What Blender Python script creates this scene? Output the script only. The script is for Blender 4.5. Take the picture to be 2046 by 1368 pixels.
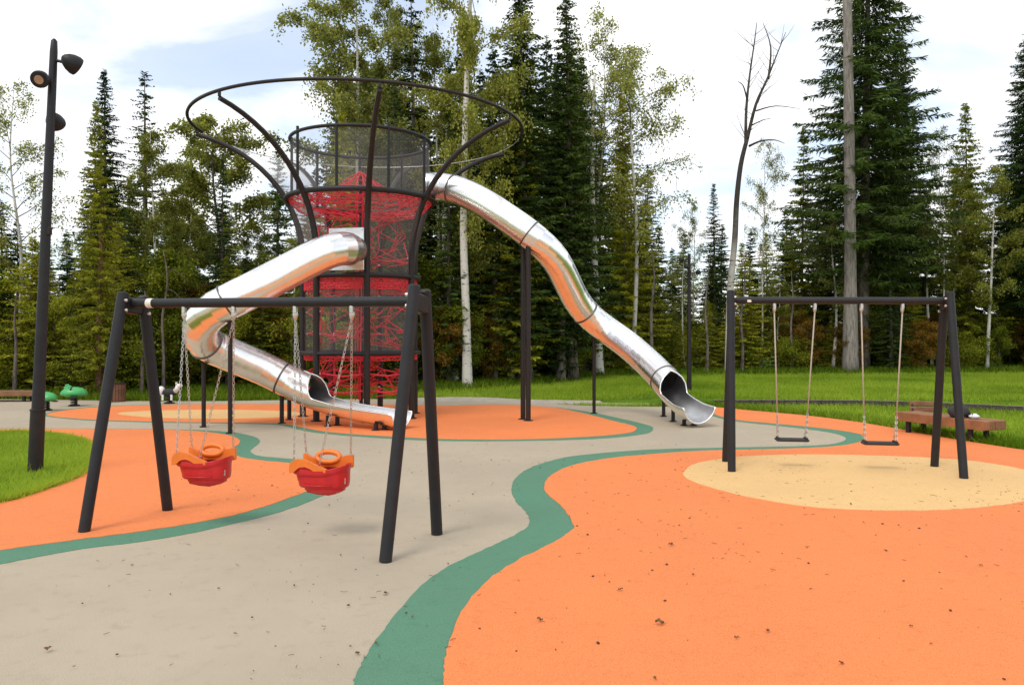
import bpy, math, random
import numpy as np
from mathutils import Vector, Matrix
random.seed(7)
R = math.radians
sc = bpy.context.scene
COL = sc.collection
for o in list(bpy.data.objects):
    bpy.data.objects.remove(o)

# ------------------------------------------------------------------ camera
F, HX, HY, CH = 1594.0, 1023.0, 667.0, 1.75      # focal px, principal x, horizon y, camera height
cam_d = bpy.data.cameras.new('Camera')
cam = bpy.data.objects.new('camera', cam_d)
COL.objects.link(cam)
cam.location = (0, 0, CH)
cam.rotation_euler = (R(90), 0, 0)
cam_d.sensor_width = 36.0
cam_d.lens = F / 2046 * 36.0
cam_d.shift_y = -(684 - HY) / 2046
cam_d.clip_end = 2000
sc.camera = cam

# ------------------------------------------------------------------ sky and sun
SUN_EL, SUN_AZ = 54.0, 212.0                       # degrees; azimuth clockwise from +Y
w = bpy.data.worlds.new('World')
sc.world = w
w.use_nodes = True
nt = w.node_tree
for n in list(nt.nodes):
    nt.nodes.remove(n)
def N(t, tp, **kw):
    n = t.nodes.new(tp)
    for k, v in kw.items():
        setattr(n, k, v)
    return n
sky = N(nt, 'ShaderNodeTexSky', sky_type='NISHITA', sun_disc=False, sun_elevation=R(SUN_EL), sun_rotation=R(SUN_AZ), dust_density=1.0, ozone_density=1.0)
tc = N(nt, 'ShaderNodeTexCoord')
sep = N(nt, 'ShaderNodeSeparateXYZ')
nt.links.new(tc.outputs['Generated'], sep.inputs[0])
mz = N(nt, 'ShaderNodeMath', operation='MAXIMUM'); mz.inputs[1].default_value = 0.0
nt.links.new(sep.outputs['Z'], mz.inputs[0])
az = N(nt, 'ShaderNodeMath', operation='ADD'); az.inputs[1].default_value = 0.16
nt.links.new(mz.outputs[0], az.inputs[0])
dv = N(nt, 'ShaderNodeVectorMath', operation='SCALE')
iv = N(nt, 'ShaderNodeMath', operation='DIVIDE'); iv.inputs[0].default_value = 1.0
nt.links.new(az.outputs[0], iv.inputs[1])
nt.links.new(tc.outputs['Generated'], dv.inputs[0]); nt.links.new(iv.outputs[0], dv.inputs['Scale'])
nz = N(nt, 'ShaderNodeTexNoise'); nz.inputs['Scale'].default_value = 1.15; nz.inputs['Detail'].default_value = 8; nz.inputs['Roughness'].default_value = 0.56; nz.inputs['Distortion'].default_value = 0.35
mp = N(nt, 'ShaderNodeMapping'); mp.inputs['Location'].default_value = (5.3, 2.2, 1.0)
nt.links.new(dv.outputs[0], mp.inputs[0]); nt.links.new(mp.outputs[0], nz.inputs['Vector'])
cr = N(nt, 'ShaderNodeValToRGB')
cr.color_ramp.elements[0].position = 0.40; cr.color_ramp.elements[0].color = (0.40, 0.40, 0.40, 1)
cr.color_ramp.elements[1].position = 0.53; cr.color_ramp.elements[1].color = (1, 1, 1, 1)
nt.links.new(nz.outputs['Fac'], cr.inputs[0])
nz2 = N(nt, 'ShaderNodeTexNoise'); nz2.inputs['Scale'].default_value = 2.3; nz2.inputs['Detail'].default_value = 5
nt.links.new(mp.outputs[0], nz2.inputs['Vector'])
cc = N(nt, 'ShaderNodeValToRGB')
cc.color_ramp.elements[0].position = 0.3; cc.color_ramp.elements[0].color = (0.80, 0.84, 0.89, 1)
cc.color_ramp.elements[1].position = 0.6; cc.color_ramp.elements[1].color = (1.0, 1.0, 1.0, 1)
nt.links.new(nz2.outputs['Fac'], cc.inputs[0])
cs = N(nt, 'ShaderNodeVectorMath', operation='SCALE'); cs.inputs['Scale'].default_value = 12.5
nt.links.new(cc.outputs[0], cs.inputs[0])
ss = N(nt, 'ShaderNodeVectorMath', operation='SCALE'); ss.inputs['Scale'].default_value = 2.1
nt.links.new(sky.outputs[0], ss.inputs[0])
mx = N(nt, 'ShaderNodeMix', data_type='RGBA')
nt.links.new(cr.outputs[0], mx.inputs['Factor']); nt.links.new(ss.outputs[0], mx.inputs['A']); nt.links.new(cs.outputs[0], mx.inputs['B'])
bg = N(nt, 'ShaderNodeBackground'); bg.inputs['Strength'].default_value = 0.10
nt.links.new(mx.outputs['Result'], bg.inputs['Color'])
wo = N(nt, 'ShaderNodeOutputWorld'); nt.links.new(bg.outputs[0], wo.inputs[0])

sd = bpy.data.lights.new('Sun', 'SUN'); sd.energy = 1.5; sd.angle = R(20); sd.color = (1.0, 0.95, 0.87)
so = bpy.data.objects.new('sun', sd); COL.objects.link(so)
el, a = R(SUN_EL), R(SUN_AZ)
to_sun = Vector((math.sin(a) * math.cos(el), math.cos(a) * math.cos(el), math.sin(el)))
so.rotation_euler = to_sun.to_track_quat('Z', 'Y').to_euler()
so.location = to_sun * 60
sc.view_settings.view_transform = 'Standard'
sc.view_settings.look = 'None'
sc.view_settings.exposure = 0.06
sc.view_settings.gamma = 1.0
sc.view_settings.use_curve_mapping = False
sc.render.engine = 'CYCLES'
sc.cycles.max_bounces = 8
sc.cycles.transparent_max_bounces = 24

# ------------------------------------------------------------------ geometry helpers
def terrain(x, y):
    """lawn behind the timber edging lies a little higher than the pad"""
    t = np.clip((y - 20.0) / 0.25, 0, 1) * np.clip((x - 1.2) / 3.0, 0, 1)
    return -0.02 + 0.11 * t * t * (3 - 2 * t)
def G(px, py):
    Y = F * CH / (py - HY)
    return Vector(((px - HX) / F * Y, Y, 0.0))
def P(px, py, Y):
    return Vector(((px - HX) / F * Y, Y, CH + (HY - py) / F * Y))

class MB:
    def __init__(s):
        s.v = []; s.f = []
    def add(s, vs, fs):
        b = len(s.v)
        s.v += [tuple(v) for v in vs]
        s.f += [tuple(i + b for i in f) for f in fs]
        return s
    def box(s, c, size, rot=None, bev=0.0):
        x, y, z = size[0] / 2, size[1] / 2, size[2] / 2
        m = rot if rot is not None else Matrix.Identity(3)
        c = Vector(c)
        if bev <= 0:
            vs = [Vector((i * x, j * y, k * z)) for k in (-1, 1) for j in (-1, 1) for i in (-1, 1)]
            fs = [(0, 2, 3, 1), (4, 5, 7, 6), (0, 1, 5, 4), (2, 6, 7, 3), (0, 4, 6, 2), (1, 3, 7, 5)]
        else:
            b = min(bev, x * .9, y * .9, z * .9)
            prof = [(-x, -y + b), (-x + b, -y), (x - b, -y), (x, -y + b), (x, y - b), (x - b, y), (-x + b, y), (-x, y - b)]
            vs = []
            for zz, k in ((-z, 1), (-z + b, 0), (z - b, 0), (z, 1)):
                for (px, py) in prof:
                    vs.append(Vector((px - math.copysign(b * k, px), py - math.copysign(b * k, py), zz)))
            fs = [tuple(reversed(range(8))), tuple(range(24, 32))]
            for l in range(3):
                for i in range(8):
                    j = (i + 1) % 8
                    fs.append((l * 8 + i, l * 8 + j, l * 8 + 8 + j, l * 8 + 8 + i))
        return s.add([c + m @ v for v in vs], fs)
    def tube(s, pts, r, n=10, closed=False, cap=True, flat=1.0):
        pts = [Vector(p) for p in pts]
        m = len(pts)
        rs = [float(q) for q in r] if hasattr(r, "__len__") else [float(r)] * m
        vs, fs = [], []
        t0 = (pts[1] - pts[0]).normalized()
        u = t0.orthogonal().normalized() if abs(t0.z) > .95 else t0.cross(Vector((0, 0, 1))).normalized()
        for i, p in enumerate(pts):
            if closed:
                t = (pts[(i + 1) % m] - pts[i - 1]).normalized()
            else:
                t = (pts[min(i + 1, m - 1)] - pts[max(i - 1, 0)]).normalized()
            u = (u - t * u.dot(t)).normalized()
            v = t.cross(u)
            for k in range(n):
                a = 2 * math.pi * k / n
                vs.append(p + rs[i] * (u * math.cos(a) + v * math.sin(a) * flat))
        for i in range(m if closed else m - 1):
            j = (i + 1) % m
            for k in range(n):
                l = (k + 1) % n
                fs.append((i * n + k, i * n + l, j * n + l, j * n + k))
        if cap and not closed:
            fs.append(tuple(reversed(range(n))))
            fs.append(tuple((m - 1) * n + k for k in range(n)))
        return s.add(vs, fs)
    def lathe(s, prof, n=16, c=(0, 0, 0), rot=None):
        """prof: (radius, height) pairs; round about local Z"""
        c = Vector(c); m = rot if rot is not None else Matrix.Identity(3)
        vs, fs = [], []
        for (r, z) in prof:
            for k in range(n):
                a = 2 * math.pi * k / n
                vs.append(c + m @ Vector((r * math.cos(a), r * math.sin(a), z)))
        for i in range(len(prof) - 1):
            for k in range(n):
                l = (k + 1) % n
                fs.append((i * n + k, i * n + l, (i + 1) * n + l, (i + 1) * n + k))
        fs.append(tuple(reversed(range(n)))); fs.append(tuple((len(prof) - 1) * n + k for k in range(n)))
        return s.add(vs, fs)
    def build(s, name, mat, parent=None, smooth=False, angle=None):
        off = parent.location.copy() if parent is not None else Vector((0, 0, 0))
        p = parent
        while p is not None and p.parent is not None:
            p = p.parent; off += p.location
        me = bpy.data.meshes.new(name)
        me.from_pydata([(v[0] - off.x, v[1] - off.y, v[2] - off.z) for v in s.v], [], s.f)
        if smooth:
            me.polygons.foreach_set('use_smooth', [True] * len(me.polygons))
            if angle:
                me.set_sharp_from_angle(angle=R(angle))
        me.update()
        o = bpy.data.objects.new(name, me)
        COL.objects.link(o)
        me.materials.append(mat)
        if parent is not None:
            o.parent = parent
        return o

def fast_mesh(name, V, Fc, mat, k):
    """V (n,3) array, Fc (m,k) faces"""
    me = bpy.data.meshes.new(name)
    V = np.ascontiguousarray(V, dtype=np.float32); Fc = np.ascontiguousarray(Fc, dtype=np.int32)
    me.vertices.add(len(V)); me.vertices.foreach_set('co', V.ravel())
    me.loops.add(Fc.size); me.loops.foreach_set('vertex_index', Fc.ravel())
    me.polygons.add(len(Fc)); me.polygons.foreach_set('loop_start', np.arange(0, Fc.size, k, dtype=np.int32))
    me.update(calc_edges=True)
    me.materials.append(mat)
    return me
def mesh_obj(name, me, parent=None):
    o = bpy.data.objects.new(name, me); COL.objects.link(o)
    if parent is not None:
        o.parent = parent
    return o
def tag(o, label=None, cat=None, group=None, kind=None):
    if label: o['label'] = label
    if cat: o['category'] = cat
    if group: o['group'] = group
    if kind: o['kind'] = kind
    return o
def thing(name, label, cat, loc=(0, 0, 0), group=None):
    o = bpy.data.objects.new(name, None); COL.objects.link(o)
    o.empty_display_size = 0.2
    o.location = loc
    return tag(o, label, cat, group)
def catmull(pts, per=6, closed=False):
    pts = [Vector(p) for p in pts]
    n = len(pts); out = []
    for i in range(n if closed else n - 1):
        if closed:
            a, b, c, d = pts[i - 1], pts[i], pts[(i + 1) % n], pts[(i + 2) % n]
        else:
            a, b, c, d = pts[max(i - 1, 0)], pts[i], pts[i + 1], pts[min(i + 2, n - 1)]
        for k in range(per):
            t = k / per
            out.append(0.5 * ((2 * b) + (c - a) * t + (2 * a - 5 * b + 4 * c - d) * t * t + (3 * b - a - 3 * c + d) * t ** 3))
    if not closed:
        out.append(pts[-1])
    return out
def inside(poly, X, Y):
    X = np.asarray(X); Y = np.asarray(Y); r = np.zeros(X.shape, bool)
    n = len(poly)
    for i in range(n):
        x1, y1 = poly[i][0], poly[i][1]; x2, y2 = poly[i - 1][0], poly[i - 1][1]
        if y1 == y2: continue
        c = ((y1 > Y) != (y2 > Y)) & (X < (x2 - x1) * (Y - y1) / (y2 - y1) + x1)
        r ^= c
    return r

# ------------------------------------------------------------------ materials
def mat(name, col, rough=.6, metal=0.0, var=0.0, scale=4.0, bump=0.0, bscale=60.0, spec=0.5, coord='Object', col2=None, detail=6, lo=.35, hi=.65):
    m = bpy.data.materials.new(name); m.use_nodes = True
    t = m.node_tree; b = t.nodes['Principled BSDF']
    b.inputs['Roughness'].default_value = rough; b.inputs['Metallic'].default_value = metal
    b.inputs['Specular IOR Level'].default_value = spec
    b.inputs['Base Color'].default_value = (*col, 1)
    co = N(t, 'ShaderNodeTexCoord')
    if var or col2:
        n1 = N(t, 'ShaderNodeTexNoise'); n1.inputs['Scale'].default_value = scale; n1.inputs['Detail'].default_value = detail; n1.inputs['Roughness'].default_value = .6
        t.links.new(co.outputs[coord], n1.inputs['Vector'])
        rp = N(t, 'ShaderNodeValToRGB')
        c2 = col2 or tuple(c * (1 - var) for c in col); c1 = col if col2 else tuple(min(1, c * (1 + var)) for c in col)
        rp.color_ramp.elements[0].color = (*c2, 1); rp.color_ramp.elements[1].color = (*c1, 1)
        rp.color_ramp.elements[0].position = lo; rp.color_ramp.elements[1].position = hi
        t.links.new(n1.outputs['Fac'], rp.inputs[0]); t.links.new(rp.outputs[0], b.inputs['Base Color'])
    if bump:
        n2 = N(t, 'ShaderNodeTexNoise'); n2.inputs['Scale'].default_value = bscale; n2.inputs['Detail'].default_value = 4
        t.links.new(co.outputs[coord], n2.inputs['Vector'])
        bp = N(t, 'ShaderNodeBump'); bp.inputs['Strength'].default_value = bump; bp.inputs['Distance'].default_value = 0.01
        t.links.new(n2.outputs['Fac'], bp.inputs['Height']); t.links.new(bp.outputs[0], b.inputs['Normal'])
    return m
def rubber(name, col, dirt=.12):
    """poured rubber granulate: fine speckle, broad wear, a few scuffed patches"""
    m = bpy.data.materials.new(name); m.use_nodes = True
    t = m.node_tree; b = t.nodes['Principled BSDF']
    b.inputs['Roughness'].default_value = .85; b.inputs['Specular IOR Level'].default_value = .25
    co = N(t, 'ShaderNodeTexCoord')
    def noise(s, d, r=.6):
        n = N(t, 'ShaderNodeTexNoise'); n.inputs['Scale'].default_value = s; n.inputs['Detail'].default_value = d; n.inputs['Roughness'].default_value = r
        t.links.new(co.outputs['Object'], n.inputs['Vector']); return n
    big = noise(.55, 6); fine = noise(190, 2, .7); mid = noise(7, 8, .7)
    def mixc(fac, c1, c2, f0, f1):
        r = N(t, 'ShaderNodeMapRange'); r.inputs['From Min'].default_value = f0; r.inputs['From Max'].default_value = f1
        t.links.new(fac, r.inputs['Value'])
        x = N(t, 'ShaderNodeMix', data_type='RGBA')
        t.links.new(r.outputs[0], x.inputs['Factor'])
        for nm, c in (('A', c1), ('B', c2)):
            if isinstance(c, tuple): x.inputs[nm].default_value = (*c, 1)
            else: t.links.new(c, x.inputs[nm])
        return x.outputs['Result']
    d = tuple(c * (1 - dirt) + .25 * dirt * k for c, k in zip(col, (1, .9, .75)))
    l = tuple(min(1, c * 1.05 + .006) for c in col)
    base = mixc(big.outputs['Fac'], d, l, .36, .62)
    base2 = mixc(mid.outputs['Fac'], tuple(c * .84 for c in col), base, .26, .46)
    sc_ = noise(1.7, 10, .75); scuff = mixc(sc_.outputs['Fac'], base2, tuple(min(1, c * .80 + .035) for c in col), .60, .80)
    fin = mixc(fine.outputs['Fac'], tuple(c * .58 for c in col), scuff, .30, .54)
    t.links.new(fin, b.inputs['Base Color'])
    bp = N(t, 'ShaderNodeBump'); bp.inputs['Strength'].default_value = .35; bp.inputs['Distance'].default_value = .004
    t.links.new(fine.outputs['Fac'], bp.inputs['Height']); t.links.new(bp.outputs[0], b.inputs['Normal'])
    return m
def foliage(name, c_lo, c_hi, trans=.3, nscale=1.2, jitter=.5):
    """leaf shader: clumpy tint, each leaf slightly different, some light through the blade"""
    m = bpy.data.materials.new(name); m.use_nodes = True
    t = m.node_tree
    for n in list(t.nodes): t.nodes.remove(n)
    co = N(t, 'ShaderNodeTexCoord'); oi = N(t, 'ShaderNodeObjectInfo'); ge = N(t, 'ShaderNodeNewGeometry')
    nz = N(t, 'ShaderNodeTexNoise'); nz.inputs['Scale'].default_value = nscale; nz.inputs['Detail'].default_value = 3
    t.links.new(co.outputs['Object'], nz.inputs['Vector'])
    m1 = N(t, 'ShaderNodeMath', operation='MULTIPLY_ADD'); m1.inputs[1].default_value = jitter; m1.inputs[2].default_value = -jitter / 2
    t.links.new(ge.outputs['Random Per Island'], m1.inputs[0])
    m2 = N(t, 'ShaderNodeMath', operation='ADD'); t.links.new(nz.outputs['Fac'], m2.inputs[0]); t.links.new(m1.outputs[0], m2.inputs[1])
    m3 = N(t, 'ShaderNodeMath', operation='MULTIPLY_ADD'); m3.inputs[1].default_value = .5; m3.inputs[2].default_value = -.25
    t.links.new(oi.outputs['Random'], m3.inputs[0])
    m4 = N(t, 'ShaderNodeMath', operation='ADD'); t.links.new(m2.outputs[0], m4.inputs[0]); t.links.new(m3.outputs[0], m4.inputs[1])
    rp = N(t, 'ShaderNodeValToRGB')
    rp.color_ramp.elements[0].position = .2; rp.color_ramp.elements[0].color = (*c_lo, 1)
    rp.color_ramp.elements[1].position = .85; rp.color_ramp.elements[1].color = (*c_hi, 1)
    t.links.new(m4.outputs[0], rp.inputs[0])
    df = N(t, 'ShaderNodeBsdfPrincipled'); df.inputs['Roughness'].default_value = .55; df.inputs['Specular IOR Level'].default_value = .08
    tr = N(t, 'ShaderNodeBsdfTranslucent'); ms = N(t, 'ShaderNodeMixShader'); ms.inputs[0].default_value = trans
    t.links.new(rp.outputs[0], df.inputs['Base Color']); t.links.new(rp.outputs[0], tr.inputs['Color'])
    ou = N(t, 'ShaderNodeOutputMaterial')
    t.links.new(df.outputs[0], ms.inputs[1]); t.links.new(tr.outputs[0], ms.inputs[2]); t.links.new(ms.outputs[0], ou.inputs[0])
    return m
def bark(name, c1, c2, scale=(6, 6, 1.2), lo=.4, hi=.6):
    m = bpy.data.materials.new(name); m.use_nodes = True
    t = m.node_tree; b = t.nodes['Principled BSDF']; b.inputs['Roughness'].default_value = .9
    co = N(t, 'ShaderNodeTexCoord'); mp = N(t, 'ShaderNodeMapping'); mp.inputs['Scale'].default_value = scale
    nz = N(t, 'ShaderNodeTexNoise'); nz.inputs['Scale'].default_value = 1; nz.inputs['Detail'].default_value = 7; nz.inputs['Roughness'].default_value = .7
    t.links.new(co.outputs['Object'], mp.inputs[0]); t.links.new(mp.outputs[0], nz.inputs['Vector'])
    rp = N(t, 'ShaderNodeValToRGB')
    rp.color_ramp.elements[0].position = lo; rp.color_ramp.elements[0].color = (*c1, 1)
    rp.color_ramp.elements[1].position = hi; rp.color_ramp.elements[1].color = (*c2, 1)
    t.links.new(nz.outputs['Fac'], rp.inputs[0]); t.links.new(rp.outputs[0], b.inputs['Base Color'])
    bp = N(t, 'ShaderNodeBump'); bp.inputs['Strength'].default_value = .6; bp.inputs['Distance'].default_value = .03
    t.links.new(nz.outputs['Fac'], bp.inputs['Height']); t.links.new(bp.outputs[0], b.inputs['Normal'])
    return m

M = {}
M['grey'] = rubber('rubber_grey', (.45, .375, .275), .16)
M['orange'] = rubber('rubber_orange', (.82, .232, .070), .08)
M['orange_far'] = M['orange']
M['green'] = rubber('rubber_green', (.092, .235, .145), .12)
M['sand'] = rubber('rubber_sand', (.76, .48, .205), .06)
M['path'] = mat('path_gravel', (.40, .35, .28), .95, var=.15, scale=3, bump=.4, bscale=120)
M['earth'] = mat('turf_soil', (.100, .190, .008), .95, spec=.1, scale=1.6, col2=(.060, .105, .008), bump=.5, bscale=14)
M['dark'] = mat('charcoal_paint', (.014, .0138, .016), .50, spec=.35, var=.18, scale=9, bump=.05, bscale=200)
M['dark2'] = mat('brown_black_paint', (.016, .012, .011), .50, spec=.35, var=.2, scale=9)
M['steel'] = mat('brushed_steel', (.95, .94, .92), .26, 1.0, var=.04, scale=5)
M['steel_in'] = mat('steel_inside', (.62, .62, .62), .36, 1.0, var=.08, scale=6)
M['zinc'] = mat('zinc', (.62, .61, .58), .34, 1.0, var=.15, scale=30)
M['dark_steel'] = mat('dark_steel', (.20, .19, .18), .4, 1.0, var=.15, scale=20)
M['red'] = mat('red_rope', (.70, .035, .055), .75, var=.25, scale=30)
M['redtub'] = mat('red_plastic', (.52, .012, .016), .30, var=.10, scale=12, bump=.03, bscale=60)
M['orgpl'] = mat('orange_plastic', (.78, .18, .018), .38, var=.08, scale=12, bump=.03, bscale=60)
M['rubber_black'] = mat('black_rubber', (.018, .018, .018), .7, var=.3, scale=40)
M['rope'] = mat('swing_rope', (.42, .36, .29), .8, var=.2, scale=80)
M['wood'] = mat('bench_wood', (.33, .145, .055), .6, col2=(.20, .085, .035), scale=5, bump=.2, bscale=40)
M['wood2'] = mat('worn_wood', (.26, .12, .06), .7, col2=(.17, .075, .035), scale=7, bump=.2, bscale=40)
M['timber'] = mat('kerb_timber', (.07, .055, .04), .9, var=.3, scale=6, bump=.4, bscale=30)
M['concrete'] = mat('kerb_concrete', (.16, .14, .11), .9, var=.15, scale=8, bump=.3, bscale=60)
M['greenpl'] = mat('green_plastic', (.055, .36, .10), .35, var=.15, scale=6)
M['white'] = mat('white_paint', (.75, .75, .75), .45, var=.08, scale=9)
M['lens'] = mat('lamp_lens', (.40, .25, .16), .35, var=.1, scale=9)
M['sticker'] = mat('sticker', (.78, .70, .60), .5, var=.15, scale=30)
M['bag'] = mat('dark_cloth', (.03, .03, .035), .9, var=.3, scale=15)
M['bin'] = mat('bin_wood', (.17, .070, .030), .7, col2=(.10, .04, .02), scale=6)
M['deadleaf'] = mat('dead_leaf', (.24, .125, .035), .8, col2=(.10, .048, .018), scale=35)
M['litter'] = mat('litter', (.13, .065, .028), .9, col2=(.05, .028, .015), scale=9)
M['spruce'] = foliage('spruce_needles', (.014, .034, .007), (.085, .130, .022), .16, .9, .5)
M['spruce_light'] = foliage('spruce_needles_light', (.105, .135, .009), (.450, .440, .036), .42, .7, .5)
M['birch'] = foliage('birch_leaves', (.125, .155, .030), (.430, .440, .105), .48, .7, .7)
M['birch_y'] = foliage('birch_leaves_yellow', (.130, .150, .022), (.400, .410, .075), .45, .7, .7)
M['shrub'] = foliage('understorey_leaves', (.100, .135, .010), (.390, .405, .036), .48, .5, .6)
M['shrub_b'] = foliage('rusty_understorey_leaves', (.085, .060, .008), (.290, .160, .022), .35, .5, .6)
M['grass'] = foliage('grass_blades', (.105, .205, .008), (.450, .580, .055), .50, .30, .35)
M['weed'] = foliage('weed_leaves', (.060, .115, .006), (.190, .270, .016), .35, .8, .6)
M['bk_spruce'] = bark('spruce_bark', (.060, .045, .035), (.20, .165, .135), (9, 9, 2.5))
M['bk_grey'] = bark('grey_bark', (.11, .092, .078), (.30, .265, .232), (14, 14, 2.2), .32, .62)
M['bk_red'] = bark('pine_bark', (.13, .060, .035), (.30, .155, .095), (9, 9, 2.5))
M['bk_birch'] = bark('birch_bark', (.030, .026, .022), (.62, .585, .52), (3.2, 3.2, 9), .36, .45)
M['bk_twig'] = bark('twig_bark', (.030, .024, .020), (.10, .082, .068), (9, 9, 2.5))
def dead_bark(z0, z1):
    m = M['bk_birch'].copy(); m.name = 'dead_birch_bark'; t = m.node_tree; b = t.nodes['Principled BSDF']
    src = b.inputs['Base Color'].links[0].from_socket
    co = N(t, 'ShaderNodeTexCoord'); sp_ = N(t, 'ShaderNodeSeparateXYZ'); t.links.new(co.outputs['Object'], sp_.inputs[0])
    nz = N(t, 'ShaderNodeTexNoise'); nz.inputs['Scale'].default_value = 1.5; t.links.new(co.outputs['Object'], nz.inputs['Vector'])
    ad = N(t, 'ShaderNodeMath', operation='MULTIPLY_ADD'); ad.inputs[1].default_value = 3.0; t.links.new(nz.outputs['Fac'], ad.inputs[0]); t.links.new(sp_.outputs['Z'], ad.inputs[2])
    mr = N(t, 'ShaderNodeMapRange'); mr.inputs['From Min'].default_value = z0 + 1.5; mr.inputs['From Max'].default_value = z1 + 1.5; t.links.new(ad.outputs[0], mr.inputs['Value'])
    x = N(t, 'ShaderNodeMix', data_type='RGBA'); t.links.new(mr.outputs[0], x.inputs['Factor']); t.links.new(src, x.inputs['A']); x.inputs['B'].default_value = (.045, .036, .030, 1)
    t.links.new(x.outputs['Result'], b.inputs['Base Color']); return m
M['bk_dead'] = dead_bark(2.5, 7.0)
def mesh_cloth(name, col, alpha):
    m = bpy.data.materials.new(name); m.use_nodes = True
    t = m.node_tree; b = t.nodes['Principled BSDF']
    b.inputs['Base Color'].default_value = (*col, 1); b.inputs['Roughness'].default_value = .6
    co = N(t, 'ShaderNodeTexCoord'); nz = N(t, 'ShaderNodeTexNoise'); nz.inputs['Scale'].default_value = 2.5; nz.inputs['Detail'].default_value = 4
    t.links.new(co.outputs['Object'], nz.inputs['Vector'])
    mr = N(t, 'ShaderNodeMapRange'); mr.inputs['From Min'].default_value = .3; mr.inputs['From Max'].default_value = .7
    mr.inputs['To Min'].default_value = alpha * .75; mr.inputs['To Max'].default_value = alpha * 1.25
    t.links.new(nz.outputs['Fac'], mr.inputs['Value']); t.links.new(mr.outputs[0], b.inputs['Alpha'])
    return m
M['net2'] = mesh_cloth('pale_flared_mesh', (.45, .44, .43), .42)
M['net'] = mesh_cloth('grey_safety_mesh', (.30, .29, .28), .15)

# ================================================================== THE SETTING
# ------------------------------------------------------------------ ground sheet
xs = np.concatenate([np.linspace(-400, -45, 10), np.linspace(-40, 45, 180), np.linspace(50, 400, 10)])
ys = np.concatenate([np.linspace(-120, -12, 6), np.linspace(-10, 19.5, 40), np.linspace(19.8, 20.6, 12), np.linspace(21, 60, 60), np.linspace(65, 700, 12)])
XX, YY = np.meshgrid(xs, ys)
ZZ = terrain(XX, YY) - 0.012 + 0.018 * (np.sin(XX * .9 + 1.3 * np.sin(YY * .5)) * np.sin(YY * .8)) * (YY > 22)
V = np.stack([XX, YY, ZZ], -1).reshape(-1, 3)
nx, ny = len(xs), len(ys)
idx = np.arange(nx * ny).reshape(ny, nx)
Fq = np.stack([idx[:-1, :-1], idx[:-1, 1:], idx[1:, 1:], idx[1:, :-1]], -1).reshape(-1, 4)
g = mesh_obj('ground', fast_mesh('ground', V, Fq, M['earth'], 4)); tag(g, kind='structure')

wob = np.random.default_rng(77)
def sheet(name, pts, z, m, kind='structure', thick=.006):
    if name not in ('footpath', 'lawn_island', 'playground_pad'):
        pts = [Vector((p[0] + wob.normal(0, .004), p[1] + wob.normal(0, .006), 0)) for p in pts]
    return sheet_(name, pts, z, m, kind, thick)
def sheet_(name, pts, z, m, kind, thick):
    """flat polygon (world xy points) as a thin slab"""
    n = len(pts)
    me = bpy.data.meshes.new(name)
    import bmesh
    bm = bmesh.new()
    vs = [bm.verts.new((p[0], p[1], z)) for p in pts]
    f = bm.faces.new(vs)
    bmesh.ops.triangulate(bm, faces=[f])
    bm.normal_update()
    if sum(fc.normal.z * fc.calc_area() for fc in bm.faces) < 0:
        bmesh.ops.reverse_faces(bm, faces=list(bm.faces))
    lo = [bm.verts.new((p[0], p[1], z - thick)) for p in pts]
    for i in range(n):
        j = (i + 1) % n
        bm.faces.new((vs[i], lo[i], lo[j], vs[j]))
    bm.to_mesh(me); bm.free()
    me.materials.append(m)
    o = mesh_obj(name, me); tag(o, kind=kind)
    return o
def GP(l): return [G(*p) for p in l]

pad_far = GP([(-900, 797), (-300, 797), (0, 797), (150, 799), (300, 801), (420, 801), (560, 799), (700, 797), (860, 797), (950, 799), (1050, 803), (1150, 809), (1250, 812), (1350, 812), (1420, 813), (1500, 820), (1600, 829), (1700, 841), (1790, 856), (1880, 873), (1960, 886), (2046, 899), (2300, 935), (2700, 985)])
pad_curve = catmull(pad_far, 6)
PAD = pad_curve + [Vector((12, 5, 0)), Vector((13, -7, 0)), Vector((-15, -7, 0)), Vector((-19, 5, 0)), Vector((-26, 15, 0))]
sheet('playground_pad', PAD, 0.0, M['grey'], thick=.05)

# right: green band, then orange field wrapping round the grey tongue
gs1 = catmull(GP([(690, 1420), (706, 1368), (722, 1325), (752, 1278), (795, 1222), (850, 1162), (915, 1122), (990, 1087), (1040, 1062), (1058, 1045), (1050, 1022), (1028, 996), (1022, 975), (1031, 954), (1060, 934), (1110, 918), (1170, 908), (1300, 898), (1450, 894), (1560, 892), (1640, 889), (1676, 884), (1690, 877), (1680, 869), (1640, 861), (1560, 851), (1500, 845), (1450, 838), (1422, 830), (1412, 824), (1405, 818)]), 8)
os1 = catmull(GP([(885, 1420), (885, 1368), (892, 1310), (918, 1232), (962, 1172), (1030, 1122), (1100, 1087), (1138, 1063), (1146, 1048), (1122, 1012), (1093, 986), (1088, 966), (1108, 945), (1160, 926), (1250, 912), (1400, 901), (1560, 897), (1650, 893), (1702, 887), (1727, 877), (1716, 867), (1655, 857), (1560, 847.5), (1480, 840), (1440, 832), (1424, 825), (1412, 818)]), 8)
tail = []
k0 = min(range(len(pad_curve)), key=lambda i: (pad_curve[i] - G(1416, 813)).length)
edge = [p + Vector((0, -.012, 0)) for p in pad_curve[k0:]]
tail = edge + [Vector((11.9, 5, 0)), Vector((12.9, -6.5, 0)), Vector((-0.8, -6.5, 0)), Vector((-0.9, 2.2, 0))]
tail_o = edge + [Vector((11.8, 5, 0)), Vector((12.8, -6.4, 0)), Vector((-0.2, -6.4, 0)), Vector((-0.28, 2.2, 0))]
sheet('green_band', gs1 + tail, 0.004, M['green'])
sheet('orange_field', os1 + tail_o, 0.008, M['orange'])
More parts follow.
